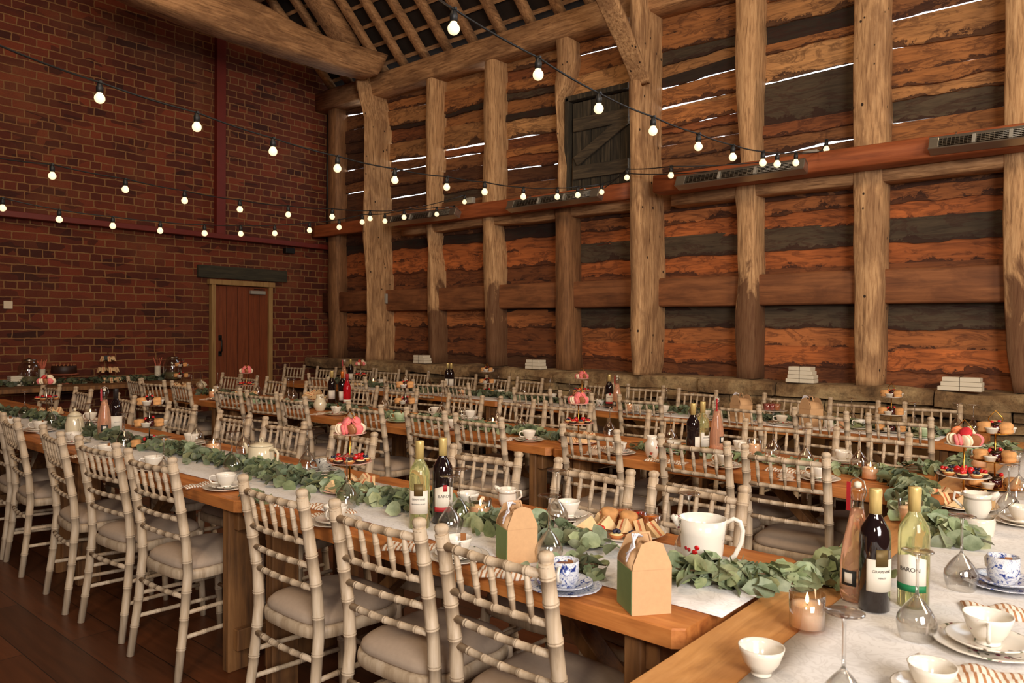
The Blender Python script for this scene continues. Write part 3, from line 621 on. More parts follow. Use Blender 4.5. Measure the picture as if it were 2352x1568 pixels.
M_mac = {k: plain(k + '_macaron', lin(*c), .8, var=.08, vs=60) for k, c in dict(pink=(232, 120, 120), white=(238, 222, 190), red=(196, 36, 44), brown=(150, 92, 54), orange=(214, 120, 70)).items()}
M_fill = plain('macaron_filling', lin(220, 170, 130), .7)
M_scone = plain('baked_scone', lin(206, 150, 92), .8, var=.25, vs=28)
M_bread = plain('sandwich_bread', lin(226, 190, 140), .9, var=.10, vs=50)
M_crust = plain('brown_crust', lin(168, 100, 48), .85, var=.15, vs=30)
M_fillg = plain('sandwich_filling', lin(196, 110, 70), .7, var=.4, vs=60)
M_jam = plain('dark_jam', (.045, .004, .006, 1), .08, coat=.6)
M_lid = plain('jar_lid', lin(60, 44, 30), .3, .7)
M_berry = plain('red_berry', lin(196, 24, 26), .3, coat=.3)
M_blueb = plain('blueberry', lin(34, 34, 58), .4)
M_choc = plain('chocolate', lin(48, 24, 14), .5)
M_cust = plain('custard', lin(238, 214, 150), .5)
M_jel = {'red': plain('red_jelly', (.75, .02, .02, 1), .1, trans=.4, coat=.3), 'orange': plain('orange_jelly', (.95, .26, .04, 1), .1, trans=.35, coat=.3)}
M_tom = plain('cherry_tomato', lin(216, 70, 30), .25)
M_tag = plain('name_tag_card', lin(150, 96, 52), .9)

def bamboo(mb, pts, r, rings, seg=10, k=1.11, ends=None):
    """turned bamboo-style spindle: double rings at the given distances along the path"""
    pts = [Vector(p) for p in pts]; L = [0]
    for a, b in zip(pts, pts[1:]): L.append(L[-1] + (b - a).length)
    def at(s):
        s = min(max(s, 0), L[-1])
        for i in range(len(L) - 1):
            if s <= L[i + 1] + 1e-9: return pts[i].lerp(pts[i + 1], (s - L[i]) / max(1e-9, L[i + 1] - L[i]))
        return pts[-1]
    rad = r if callable(r) else (lambda s: r)
    S_ = {0: rad(0), L[-1]: rad(L[-1])}
    for s in L[1:-1]: S_[s] = rad(s)
    d = .0036
    for q in rings:
        for o_, f in ((-1.9, 1), (-1.5, k), (-.6, k), (-.3, 1.04), (.3, 1.04), (.6, k), (1.5, k), (1.9, 1)):
            s = q + o_ * d
            if 0 < s < L[-1]: S_[s] = rad(s) * f
    ks = sorted(S_); P = [at(s) for s in ks]; R = [S_[s] for s in ks]; mb.tube(P, R, seg)
def chair():
    c = empty('banquet_chair')
    for s in (-1, 1):
        m = MB()
        pts = [(s * .200, -.235, 0), (s * .192, -.205, .22), (s * .188, -.185, .43), (s * .186, -.192, .56), (s * .185, -.225, .76), (s * .185, -.252, .895)]
        bamboo(m, pts, lambda t: .0165 + .003 * min(1, t / .4), (.13, .25, .36, .485, .60, .70, .80, .868))
        m.lathe([(.019, .885), (.013, .893), (.020, .902), (.021, .912), (.016, .920), (0.004, .923)], 10, (s * .185, -.252, 0)); m.build('rear_leg', M_chair, c)
        m = MB(); bamboo(m, [(s * .178, .185, 0), (s * .172, .165, .43)], lambda t: .014 + .005 * min(1, t / .4), (.08, .2, .32)); m.build('front_leg', M_chair, c)
        for z in (.17, .27):
            m = MB(); bamboo(m, [(s * .194, -.212, z), (s * .176, .175, z - .01)], .0095, (.1, .2, .3), 8); m.build('side_stretcher', M_chair, c)
    for z, yb, nm in ((.862, -.246, 'top_rail'), (.735, -.222, 'back_rail'), (.655, -.208, 'back_rail'), (.575, -.195, 'back_rail'), (.335, -.198, 'rear_stretcher')):
        m = MB(); pts = [(-.18 + .36 * i / 6, yb - .012 * math.sin(PI * i / 6), z) for i in range(7)]
        bamboo(m, pts, .0125 if nm == 'top_rail' else .0105, (.055, .117, .18, .243, .305), 8, 1.12); m.build(nm, M_chair, c)
    m = MB(); bamboo(m, [(-.172, .172, .22), (.172, .172, .22)], .0095, (.09, .17, .25), 8); m.build('front_stretcher', M_chair, c)
    for i in range(5):
        x = -.124 + .062 * i; m = MB(); bamboo(m, [(x, -.230, .735), (x * 1.02, -.256, .862)], lambda t: .0062 + .003 * math.sin(PI * min(1, t / .13)), (.045, .085), 8); m.build('spindle', M_chair, c)
    # seat frame: rounded and waisted at the sides
    def outline(f, z):
        P = []
        for i in range(28):
            a = 2 * PI * i / 28; ca, sa = math.cos(a), math.sin(a)
            x = abs(ca) ** .5 * (1 if ca >= 0 else -1) * .2 * f; y = abs(sa) ** .55 * (1 if sa >= 0 else -1) * .205 * f
            x *= 1 - .06 * math.exp(-((y + .03) / .035) ** 2) + (.04 if y > 0 else 0)
            P.append(Vector((x, y, z)))
        return P
    m = MB(); m.rings([outline(.97, .392), outline(1, .396), outline(1.01, .415), outline(1, .432), outline(.95, .436)]); m.build('seat', M_chair, c)
    m = MB(); m.rings([outline(.93, .434), outline(.97, .445), outline(.955, .458), outline(.88, .472), outline(.7, .484), outline(.4, .489), outline(.1, .490)]); m.build('cushion', M_cush, c)
    return c
CH = chair()

# glassware and china
def lathe_obj(name, mat, prof, par=None, seg=24, loc=None, **k):
    m = MB(); m.lathe(prof, seg, **k); return m.build(name, mat, par, loc)
def wineglass():                       # stands upside down on its rim
    g = empty('wine_glass')
    lathe_obj('bowl', M_glass, [(.035, 0), (.0405, .022), (.043, .036), (.0405, .050), (.030, .068), (.017, .085), (.007, .096), (.004, .102), (.0035, .1015), (.0055, .094), (.0155, .0835), (.0285, .0665), (.039, .0495), (.0415, .036), (.039, .022), (.0338, .0)], g, 28, cap=False)
    lathe_obj('stem', M_glass2, [(.004, .100), (.0033, .125), (.0032, .17), (.0045, .188), (.009, .195)], g, 12)
    lathe_obj('foot', M_glass, [(.009, .1945), (.022, .197), (.034, .199), (.0345, .2005), (.030, .2015), (.004, .2025)], g, 28)
    return g
def cup(name, mat, r=.044, h=.055, handle=True, foot=.022):
    g = empty(name)
    p = [(foot, 0), (foot, .004), (foot * .92, .006), (foot * 1.15, .009), (r * .78, h * .45), (r * .93, h * .8), (r, h), (r - .0025, h), (r * .89, h * .8), (r * .73, h * .45), (foot, .012), (.002, .010)]
    lathe_obj('bowl', mat, p, g, 26, cap=False)
    if handle:
        m = MB(); m.tube([(r * .93, 0, h * .86), (r * 1.22, 0, h * .93), (r * 1.48, 0, h * .82), (r * 1.52, 0, h * .58), (r * 1.3, 0, h * .36), (r * .74, 0, h * .3)], [.0042, .0038, .0036, .0036, .0038, .004], 8); m.build('handle', mat, g)
    return g
def saucer(name, mat, r=.072): return lathe_obj(name, mat, [(r * .45, 0), (r * .5, .004), (r * .8, .009), (r, .016), (r * 1.005, .018), (r * .97, .018), (r * .78, .012), (r * .48, .0065), (.001, .006)], None, 30, cap=False)
def plate(name, mat, r=.095):
    return lathe_obj(name, mat, [(r * .55, 0), (r * .6, .003), (r * .78, .008), (r, .014), (r * 1.003, .0155), (r * .97, .016), (r * .76, .0105), (r * .58, .005), (.001, .0045)], None, 36, cap=False, wav=(.012, 10))
P_glass = wineglass()
P_cup = {k: cup('teacup', m) for k, m in dict(white=M_china, floral=M_floral, sprig=M_floral2, blue=M_blue, dark=M_dark, green=M_green, cream=M_cream).items()}
def can(mat):
    g = empty('teacup'); r, h = .036, .064; lathe_obj('bowl', mat, [(.026, 0), (.027, .004), (.034, .010), (r, .02), (r, h), (r - .0025, h), (r - .003, .018), (.001, .012)], g, 26, cap=False)
    m = MB(); m.tube([(r * .95, 0, h * .84), (r * 1.3, 0, h * .86), (r * 1.58, 0, h * .68), (r * 1.5, 0, h * .4), (r * .95, 0, h * .25)], .0042, 8); m.build('handle', M_china, g)
    lathe_obj('tea_leaves', M_crust, [(r - .004, h - .014), (.001, h - .012)], g, 16); return g
P_cup['blue'] = can(M_blue)
P_cupn = cup('tea_bowl', M_china, .05, .062, False)
P_mug = {'m': cup('mug', M_floral2, .038, .09, True, .034)}
P_sau = {k: saucer('saucer', m) for k, m in dict(white=M_china, floral=M_floral, sprig=M_floral2, blue=M_blue, dark=M_dark, green=M_green, cream=M_cream).items()}
P_pl = {k: plate('plate', m) for k, m in dict(white=M_china, floral=M_floral, sprig=M_floral2, blue=M_blue, dark=M_dark, green=M_green, cream=M_cream).items()}
def cloth_napkin():
    m = MB(); n = 14; R = []
    for i in range(n + 1):
        x = -.11 + .22 * i / n; hh = .009 + .004 * math.sin(i * 1.3) + (.004 if 4 < i < 9 else 0); w_ = .045 + .010 * math.cos(i * .9) * (1 if i > 6 else .6)
        R.append([(x, -w_, .001), (x, w_, .001), (x, w_ * .8, hh * .8), (x, w_ * .3, hh * 1.1), (x, 0, hh * .7), (x, -w_ * .4, hh * 1.15), (x, -w_ * .8, hh * .7)])
    m.rings(R); return m.build('napkin', M_nap)
P_nap = cloth_napkin()
def tagged():
    m = MB(); m.box((0, 0, .022), (.018, .0015, .044)); return m.build('name_tag', M_tag)
P_tag = tagged()
def candle():
    g = empty('candle'); lathe_obj('glass', M_glass, [(.034, 0), (.039, .004), (.041, .085), (.0395, .085), (.0375, .008), (.001, .006)], g, 28, cap=False)
    lathe_obj('wax', M_wax, [(.0368, .0085), (.0385, .058), (.030, .056), (.001, .055)], g, 24)
    lathe_obj('wick', M_choc, [(.001, .054), (.001, .062)], g, 6); lathe_obj('flame', M_flame, [(.001, .060), (.0042, .066), (.0036, .074), (.0006, .086)], g, 10); return g
P_can = candle()
def textmesh(txt, size, r, mat, par, z, ang=0, xsc=1):
    cu = bpy.data.curves.new('t', 'FONT'); cu.body = txt; cu.size = size; cu.align_x = 'CENTER'; cu.extrude = .0002; ob = bpy.data.objects.new('t', cu); COL.objects.link(ob)
    bpy.context.view_layer.update(); me = bpy.data.meshes.new_from_object(ob.evaluated_get(bpy.context.evaluated_depsgraph_get())); bpy.data.objects.remove(ob)
    for v in me.vertices:
        a = ang + v.co.x * xsc / r - PI / 2; rr = r + v.co.z; v.co = Vector((rr * math.cos(a), rr * math.sin(a), z + v.co.y))
    me.materials.clear(); me.materials.append(mat); o = bpy.data.objects.new('lettering', me); COL.objects.link(o); o.parent = par; return o
def band(name, mat, r, z0, z1, a0, a1, par, skew=0):
    m = MB(); n = 14; R = []
    for i in range(n + 1):
        a = a0 + (a1 - a0) * i / n - PI / 2; sk = skew * (abs(i - n / 2) / (n / 2)); R.append([(r * math.cos(a), r * math.sin(a), z0), ((r + .0005) * math.cos(a), (r + .0005) * math.sin(a), z0), ((r + .0005) * math.cos(a), (r + .0005) * math.sin(a), z1 - sk), (r * math.cos(a), r * math.sin(a), z1 - sk)])
    m.rings(R); return m.build(name, mat, par)
def bottle(mat, cap, kind):
    g = empty('wine_bottle'); r = .037
    lathe_obj('body', mat, [(.030, 0), (r, .004), (r, .185), (.034, .205), (.022, .226), (.0145, .24), (.0138, .262)], g, 28)
    lathe_obj('capsule', cap, [(.0152, .243), (.0152, .302), (.0145, .305), (.0145, .298), (.0148, .296), (.0156, .29)] if False else [(.0150, .243), (.0152, .285), (.0157, .287), (.0157, .302), (.0148, .305), (.002, .3055)], g, 20)
    if kind == 'grape':
        band('label', M_label, r + .0004, .055, .135, -1.0, 1.0, g); band('label_panel', M_bronze, r + .001, .118, .160, -.42, .42, g)
        textmesh('GRAPEVINE', .0095, r + .0014, M_ink, g, .103); textmesh('SAUVIGNON BLANC' if mat is M_white else 'MERLOT', .0055, r + .0014, M_ink, g, .088)
    elif kind == 'baron':
        band('label', M_label, r + .0004, .045, .14, -1.1, 1.1, g, .012); band('label_band', M_redp if mat is M_wine else M_greenp, r + .0009, .045, .062, -1.1, 1.1, g)
        if mat is M_wine: band('label_crest', M_redp, r + .001, .118, .142, -.2, .2, g)
        textmesh('BARON', .015, r + .0014, M_ink, g, .096)
    elif kind == 'private':
        band('label', M_label, r + .0004, .045, .135, -1.1, 1.1, g); textmesh('PRIVATE', .009, r + .0014, M_ink, g, .095)
    else: band('label', M_label, r + .0004, .045, .125, -.9, .9, g)
    return g
def swing():
    g = empty('swing_top_bottle')
    lathe_obj('body', M_rose, [(.028, 0), (.038, .005), (.040, .03), (.040, .10), (.034, .15), (.022, .205), (.0155, .24)], g, 28)
    lathe_obj('neck', M_glass, [(.0155, .24), (.0135, .27), (.0165, .278), (.0165, .292), (.012, .295)], g, 20)
    lathe_obj('stopper', M_paper, [(.008, .294), (.010, .30), (.009, .307), (.003, .31)], g, 14)
    m = MB(); m.tube([(-.017, 0, .262), (-.024, 0, .285), (-.017, 0, .312), (0, 0, .320), (.017, 0, .312), (.024, 0, .285), (.017, 0, .262)], .0016, 6); m.build('wire_clip', M_steel, g)
    m = MB(); m.box((-.018, -.012, .27), (.010, .003, .075)); m.build('red_seal', M_redp, g)
    band('label', M_blk, .0405, .045, .085, -.5, .5, g); band('label_panel', M_label, .0409, .052, .078, -.25, .25, g); return g
def cordial():
    g = empty('cordial_bottle'); lathe_obj('body', M_red, [(.028, 0), (.036, .004), (.036, .16), (.028, .19), (.014, .225), (.013, .255)], g, 24)
    lathe_obj('capsule', M_redp, [(.014, .225), (.0145, .285), (.0135, .288), (.002, .2885)], g, 16); band('label', M_label, .0365, .03, .055, -1.2, 1.2, g); return g
PB = dict(redgrape=bottle(M_wine, M_cap, 'grape'), whitegrape=bottle(M_white, M_cap, 'grape'), redbaron=bottle(M_wine, M_cap, 'baron'), whitebaron=bottle(M_white, M_cap, 'baron'), private=bottle(M_wine, M_capd, 'private'), plain=bottle(M_wine, M_cap, 'x'), orange=bottle(M_wine, M_cap2, 'x'), rose=swing(), cordial=cordial())

# vessels
def spouted(name, mat, prof, handle, spout=None, lid=None):
    g = empty(name); lathe_obj('body', mat, prof, g, 28, cap=False)
    m = MB(); m.tube(handle[0], handle[1], 10); m.build('handle', mat, g)
    if spout: m = MB(); m.tube(spout[0], spout[1], 12); m.build('spout', mat, g)
    if lid: 
        l_ = lathe_obj('lid', mat, lid[0], g, 26); m = MB(); lid[1](m); m.build('knob', mat, l_)
    return g
def ringknob(z): 
    def f(m): m.tube([(.010 * math.cos(a), 0, z + .010 * math.sin(a)) for a in [2 * PI * i / 12 for i in range(13)]], .003, 8)
    return f
P_teapot = spouted('teapot', M_cream, [(.060, 0), (.062, .004), (.058, .06), (.053, .098), (.050, .100), (.048, .096), (.055, .01), (.001, .008)], ([(.055, 0, .085), (.085, 0, .092), (.103, 0, .075), (.100, 0, .045), (.08, 0, .022), (.058, 0, .02)], .0065),
    ([(-.055, 0, .035), (-.078, 0, .045), (-.09, 0, .075), (-.105, 0, .10), (-.112, 0, .102)], [.017, .013, .009, .007, .006]), ([(.052, .100), (.050, .106), (.03, .113), (.006, .117)], ringknob(.126)))
P_coffee = spouted('coffee_pot', M_cream, [(.050, 0), (.052, .004), (.055, .07), (.046, .115), (.040, .13), (.038, .128), (.048, .01), (.001, .008)], ([(.05, 0, .11), (.078, 0, .115), (.09, 0, .08), (.08, 0, .045), (.052, 0, .035)], .006),
    ([(-.05, 0, .05), (-.07, 0, .07), (-.078, 0, .10), (-.09, 0, .122)], [.014, .011, .008, .006]), ([(.042, .13), (.036, .142), (.018, .155), (.008, .158)], lambda m: m.ball((0, 0, .168), .010)))
P_jug = spouted('jug', M_floral2, [(.048, 0), (.051, .006), (.060, .05), (.066, .11), (.071, .155), (.0685, .155), (.062, .11), (.055, .03), (.001, .01)], ([(.068, 0, .145), (.09, 0, .158), (.108, 0, .150), (.116, 0, .125), (.112, 0, .09), (.095, 0, .05), (.075, 0, .03), (.056, 0, .024)], .007),
    ([(-.060, 0, .130), (-.078, 0, .147), (-.09, 0, .156)], [.018, .013, .007]))
for (a_, z_, r_, mt) in ((-1.9, .045, .009, M_berry), (-1.8, .06, .008, M_berry), (-2.2, .05, .006, M_redp), (-2.4, .052, .006, M_redp), (-1.75, .08, .006, M_mac['pink']), (-2.05, .035, .007, M_leaf)):
    m = MB(); m.ball((.0655 * math.cos(a_) * .95, .0655 * .95 * math.sin(a_), z_ + .02), r_, (1, .35, 1), 6, 9, Matrix.Rotation(a_ + PI / 2, 3, 'Z')); m.build('painted_flower', mt, P_jug)
P_pitch = spouted('pitcher', M_cream, [(.034, 0), (.036, .004), (.052, .03), (.054, .06), (.040, .095), (.030, .115), (.036, .135), (.034, .135), (.028, .115), (.048, .06), (.001, .01)], ([(.034, 0, .125), (.062, 0, .12), (.072, 0, .09), (.052, 0, .06)], .006),
    ([(-.030, 0, .12), (-.042, 0, .134), (-.05, 0, .14)], [.013, .010, .006]))
P_milk = spouted('milk_jug', M_china, [(.026, 0), (.028, .004), (.038, .03), (.036, .055), (.040, .07), (.038, .07), (.034, .03), (.001, .008)], ([(.038, 0, .062), (.058, 0, .066), (.062, 0, .045), (.037, 0, .022)], .0045), ([(-.034, 0, .058), (-.048, 0, .070), (-.056, 0, .076)], [.012, .009, .005]))
def vase():
    g = empty('vase'); lathe_obj('body', M_floral, [(.026, 0), (.028, .004), (.036, .04), (.034, .07), (.022, .092), (.030, .108), (.028, .108), (.020, .092), (.03, .04), (.001, .01)], g, 24, cap=False, wav=(.0, 1)); return g
P_vase = vase()
def sugar():
    g = empty('sugar_pot'); lathe_obj('body', M_cream, [(.03, 0), (.032, .006), (.058, .035), (.060, .05), (.050, .062), (.001, .063)], g, 26)
    l_ = lathe_obj('lid', M_cream, [(.052, .062), (.045, .074), (.02, .088), (.006, .091)], g, 26); m = MB(); m.ball((0, 0, .097), .009); m.build('knob', M_cream, l_)
    for s in (-1, 1): m = MB(); m.tube([(s * .056, 0, .052), (s * .075, 0, .058), (s * .077, 0, .04), (s * .055, 0, .034)], .004, 8); m.build('handle', M_cream, g)
    return g
P_sugar = sugar()
def gable():
    g = empty('favour_box'); w_, d_, h_ = .052, .052, .112
    m = MB(); m.box((0, 0, h_ / 2), (2 * w_, 2 * d_, h_)); m.build('box_body', M_kraft, g)
    m = MB(); m.box((-w_ - .0006, 0, h_ / 2), (.001, 2 * d_ * .94, h_ * .96)); m.build('green_side', M_greenside, g)
    for s in (-1, 1):
        m = MB(); P = [(-w_, h_), (w_, h_), (w_ * .97, h_ + .012), (w_ * .55, h_ + .062), (.008, h_ + .070), (-.008, h_ + .070), (-w_ * .55, h_ + .062), (-w_ * .97, h_ + .012)]
        t = lambda x, z, o_: Vector((x, s * (d_ - (z - h_) * .06 + o_), z))
        a = [t(x, z, 0) for x, z in P]; b = [t(x, z, .0015) for x, z in P]; m.rings([a, b], smooth=False); f = m.build('gable_flap', M_kraft, g)
        m = MB(); m.box(t(0, h_ + .05, .0016 * s), (.004, .0012, .016)); m.build('slot', M_choc, f)
    for s in (-1, 1):
        m = MB(); R = []
        for i in range(7):
            q = i / 6; a = q * PI / 2 * .95; x = s * w_ * math.cos(a); z = h_ + .05 * math.sin(a); hw = d_ * (.95 - .3 * q); R.append([(x, -hw, z), (x, hw, z), (x * .97, hw, z - .0015), (x * .97, -hw, z - .0015)])
        m.rings(R); m.build('side_flap', M_kraft, g)
    m = MB(); m.tube([(-.02, 0, h_ + .05), (-.012, 0, h_ + .078), (.012, 0, h_ + .078), (.02, 0, h_ + .05)], .004, 8); m.build('carry_handle', M_kraft, g)
    m = MB()
    for k in range(3): m.tube([(-.01, -.01, h_ + .072), (-.025 - .008 * k, -.02, h_ + .082), (-.042, -.02 - .01 * k, h_ + .055), (-.058, -.025, h_ + .015 + .01 * k)], .0028, 6)
    m.build('ribbon', M_ribbon, g); return g
P_box = gable()

# food
def macaron(k):
    g = empty('macaron'); lathe_obj('shell', M_mac[k], [(.0185, .001), (.0215, .004), (.021, .008), (.016, .012), (.006, .0135)], g, 16, loc=None)
    m = MB(); m.lathe([(.0185, -.001), (.0215, -.004), (.021, -.008), (.016, -.012), (.006, -.0135)], 16); m.build('shell', M_mac[k], g)
    lathe_obj('filling', M_fill, [(.018, -.003), (.0188, 0), (.018, .003)], g, 16); return g
P_mac = {k: macaron(k) for k in M_mac}
def scone():
    g = empty('scone'); m = MB(); m.lathe([(.024, 0), (.031, .004), (.033, .014), (.030, .022), (.033, .028), (.034, .040), (.027, .048), (.008, .050)], 18, wav=(.04, 5)); m.build('crumb', M_scone, g)
    m = MB()
    for i in range(7): a = i * 2.1; m.ball((.030 * math.cos(a), .030 * math.sin(a), .010 + .005 * i), .0035, n=5, seg=6)
    m.build('currants', M_choc, g); return g
P_scone = scone()
def jar():
    g = empty('jam_jar'); lathe_obj('glass', M_jam, [(.018, 0), (.021, .003), (.0215, .026), (.018, .031)], g, 18); lathe_obj('lid', M_lid, [(.0195, .030), (.020, .032), (.0195, .039), (.001, .040)], g, 18)
    band('label', M_label, .0218, .006, .024, -.8, .8, g); return g
P_jar = jar()
def tub():
    return lathe_obj('cream_tub', M_label, [(.018, 0), (.024, .020), (.026, .021), (.026, .023), (.001, .0235)], None, 18)
P_tub = tub()
def tart(top):
    g = empty('tartlet'); lathe_obj('case', M_choc if top == 'r' else M_crust, [(.016, 0), (.024, .012), (.0225, .0125), (.001, .010)], g, 16, wav=(.04, 9)); lathe_obj('custard', M_cust, [(.021, .0105), (.016, .0145), (.001, .0155)], g, 14)
    for i in range(3 if top == 'b' else 2): m = MB(); a = i * 2.2; m.ball((.008 * math.cos(a), .008 * math.sin(a), .021), .0085 if top == 'r' else .0065, n=6, seg=9); m.build('berry', M_berry if top == 'r' else M_blueb, g)
    return g
P_tart = {k: tart(k) for k in 'rb'}
def straw():
    m = MB(); m.lathe([(.002, 0), (.012, .006), (.015, .018), (.012, .027), (.004, .032)], 10); g = m.build('strawberry', M_berry); return g
P_straw = straw()
def sandwich():
    g = empty('sandwich')
    for i, (mt, z0, z1, nm) in enumerate(((M_bread, 0, .012, 'bread_slice'), (M_fillg, .012, .020, 'filling'), (M_bread, .020, .032, 'bread_slice'))):
        m = MB(); a = .001 if i == 1 else 0; P = [(-.045 + a, -.02), (.045 - a, -.02), (.0, .028 - a)]; m.rings([[(x, y, z0) for x, y in P], [(x, y, z1) for x, y in P]], smooth=False); m.build(nm, mt, g)
    return g
P_sand = sandwich()
P_roll = lathe_obj('savoury_roll', M_crust, [(.012, 0), (.022, .005), (.024, .018), (.018, .03), (.004, .034)], None, 14)
P_tom = lathe_obj('cherry_tomato', M_tom, [(.004, 0), (.013, .005), (.015, .013), (.010, .022), (.002, .025)], None, 12)
P_jelly = {k: None for k in M_jel}
for k in M_jel:
    g = empty('jelly_pot'); lathe_obj('pot', M_glass, [(.021, 0), (.023, .002), (.031, .052), (.030, .052), (.022, .004), (.001, .003)], g, 20, cap=False); lathe_obj('jelly', M_jel[k], [(.021, .004), (.0285, .047), (.001, .048)], g, 20); P_jelly[k] = g

def stand_proto(tiers, mat, pole=M_gold, square=False, name='cake_stand'):
    g = empty(name)
    for i, (z, r) in enumerate(tiers): lathe_obj('tier', mat, [(r * .35, z), (r * .7, z + .002), (r, z + .009), (r * 1.004, z + .0105), (r * .97, z + .011), (r * .68, z + .005), (.001, z + .004)], g, 36, cap=False, wav=(.015, 12))
    zt = tiers[-1][0]; m = MB(); m.lathe([(.004, .004), (.004, zt + .03)], 8); m.build('pole', pole, g)
    m = MB(); s = .026; z = zt + .03
    m.tube([(0, 0, z), (-s, 0, z + .03), (-s * 1.05, 0, z + .042), (0, 0, z + .075), (s * 1.05, 0, z + .042), (s, 0, z + .03), (0, 0, z)], .0025, 8); m.build('handle', pole, g)
    if tiers[0][0] > .03: lathe_obj('foot', mat, [(.05, 0), (.045, .006), (.012, .02), (.010, tiers[0][0])], g, 24)
    return g
T3 = [(.004, .125), (.118, .095), (.24, .07)]
P_st = {'china': stand_proto(T3, M_china), 'glass': stand_proto(T3, M_glass, M_silver), 'gold': stand_proto(T3, M_gold), 'floral': stand_proto(T3, plain('pink_china', lin(232, 188, 172), .2, coat=.4))}
P_ped = stand_proto([(.10, .13)], M_china)
# ---------------------------------------------------------------- tables
def table(x0, x1, y0, y1, zt, label, cat='table', along='x', grp='trestle tables', zone=''):
    t = empty('trestle_table', ((x0 + x1) / 2, (y0 + y1) / 2, 0)); L, W = x1 - x0, y1 - y0
    m = MB(); nb = 4 if along == 'x' else 5; T = .048
    if along == 'x':
        wb = W / nb
        for i in range(nb):
            yc = -W / 2 + wb * (i + .5); e = .02 if i in (0, nb - 1) else 0
            R = []
            for x in (-L / 2 + .004, -L / 2 + .03, L / 2 - .03, L / 2 - .004):
                k = .02 if abs(x) > L / 2 - .01 else 0; a, b = yc - wb / 2 + .0015 + (k if i == 0 else 0), yc + wb / 2 - .0015 - (k if i == nb - 1 else 0)
                R.append([(x, a, zt - T), (x, b, zt - T), (x, b, zt - .004), (x, b - .004, zt), (x, a + .004, zt), (x, a, zt - .004)])
            m.rings(R, smooth=False)
    else:
        wb = L / nb
        for i in range(nb): m.box((-L / 2 + wb * (i + .5), 0, zt - T / 2), (wb - .003, W, T), None, .004)
    m.build('tabletop', M_top if along == 'x' else M_topy, t)
    for s in (-1, 1):
        if along == 'x':
            x = s * (L / 2 - .16)
            for sy in (-1, 1): m = MB(); m.box((x, sy * (W / 2 - .10), (zt - T) / 2), (.05, .12, zt - T), None, .004); m.build('leg', M_leg, t)
            for z in (zt - T - .055, .14): m = MB(); m.box((x + s * .045, 0, z), (.04, W - .12, .09), None, .004); m.build('crosspiece', M_leg, t)
            a, b = Vector((x - s * .04, 0, .18)), Vector((s * .22, 0, zt - T - .02)); d = b - a; m = MB(); m.box((a + b) / 2, (d.length, .08, .045), Matrix.Rotation(-math.atan2(d.z, d.x), 3, 'Y'), .003); m.build('diagonal_brace', M_leg, t)
        else:
            y = s * (W / 2 - .16)
            for sx in (-1, 1): m = MB(); m.box((sx * (L / 2 - .14), y, (zt - T) / 2), (.12, .05, zt - T), None, .004); m.build('leg', M_leg, t)
            m = MB(); m.box((0, y, .14), (L - .16, .04, .09), None, .004); m.build('crosspiece', M_leg, t)
    reg(t, label, zone, cat, grp); return t
JA = [-.832, -2.81, -4.76, -6.71, -8.4]
for a, b in zip(JA, JA[1:]): table(b + .006, a - .006, 1.60, 2.36, .75, 'orange pine trestle table', 'in the front row', zone='in the front row')
JB = [-.84, -2.76, -4.70, -6.65, -8.55]
for a, b in zip(JB, JB[1:]): table(b + .006, a - .006, 3.58, 4.34, .75, 'orange pine trestle table', zone='in the middle row')
JC = [-.9, -2.95, -4.9, -6.85, -8.8]
for a, b in zip(JC, JC[1:]): table(b + .006, a - .006, 5.52, 6.28, .75, 'orange pine trestle table', zone='in the back row by the timber wall')
table(-.80, .12, .72, 3.25, .75, 'pale wooden table under a white cloth', 'table', 'y', zone='nearest the viewer')
table(-.80, .12, 3.26, 5.9, .75, 'pale wooden table under a white cloth', 'table', 'y', zone='at the far right')
dt = table(-9.75, -9.2, 2.35, 4.75, .78, 'dark wooden dessert table against the brick wall', 'table', 'y', None)
for c in dt.children: c.data.materials[0] = M_leg

def clothstrip(name, x0, x1, y0, y1, z, drop=None, label='', zone='', cat='table runner'):
    m = MB(); nx = max(4, int((x1 - x0) / .08)); ny = max(4, int((y1 - y0) / .08)); g = []
    for i in range(nx + 1):
        for j in range(ny + 1):
            x = x0 + (x1 - x0) * i / nx; y = y0 + (y1 - y0) * j / ny; zz = z + .0012 + noise.noise(Vector((x * 4, y * 4, 1))) * .0012
            g.append((x + noise.noise(Vector((x * 2, y * 2, 7))) * .006, y + noise.noise(Vector((x * 2, y * 2, 3))) * .008, zz))
    b = m.add(g); k = ny + 1
    for i in range(nx):
        for j in range(ny): m.face((b + i * k + j, b + (i + 1) * k + j, b + (i + 1) * k + j + 1, b + i * k + j + 1))
    o = m.build(name, M_cloth); so = o.modifiers.new('s', 'SOLIDIFY'); so.thickness = .0018; so.offset = 0; reg(o, label, zone, cat); return o
clothstrip('table_runner', -7.4, -.803, 1.74, 2.22, .7515, label='long white patterned runner on the front row of tables')
clothstrip('table_runner', -7.4, -1.1, 5.56, 6.1, .7515, label='long white runner on the back row of tables')
clothstrip('tablecloth', -.63, .11, .74, 5.85, .7515, label='white leaf-patterned cloth on the right-hand end tables', cat='tablecloth')
ZT = .7545

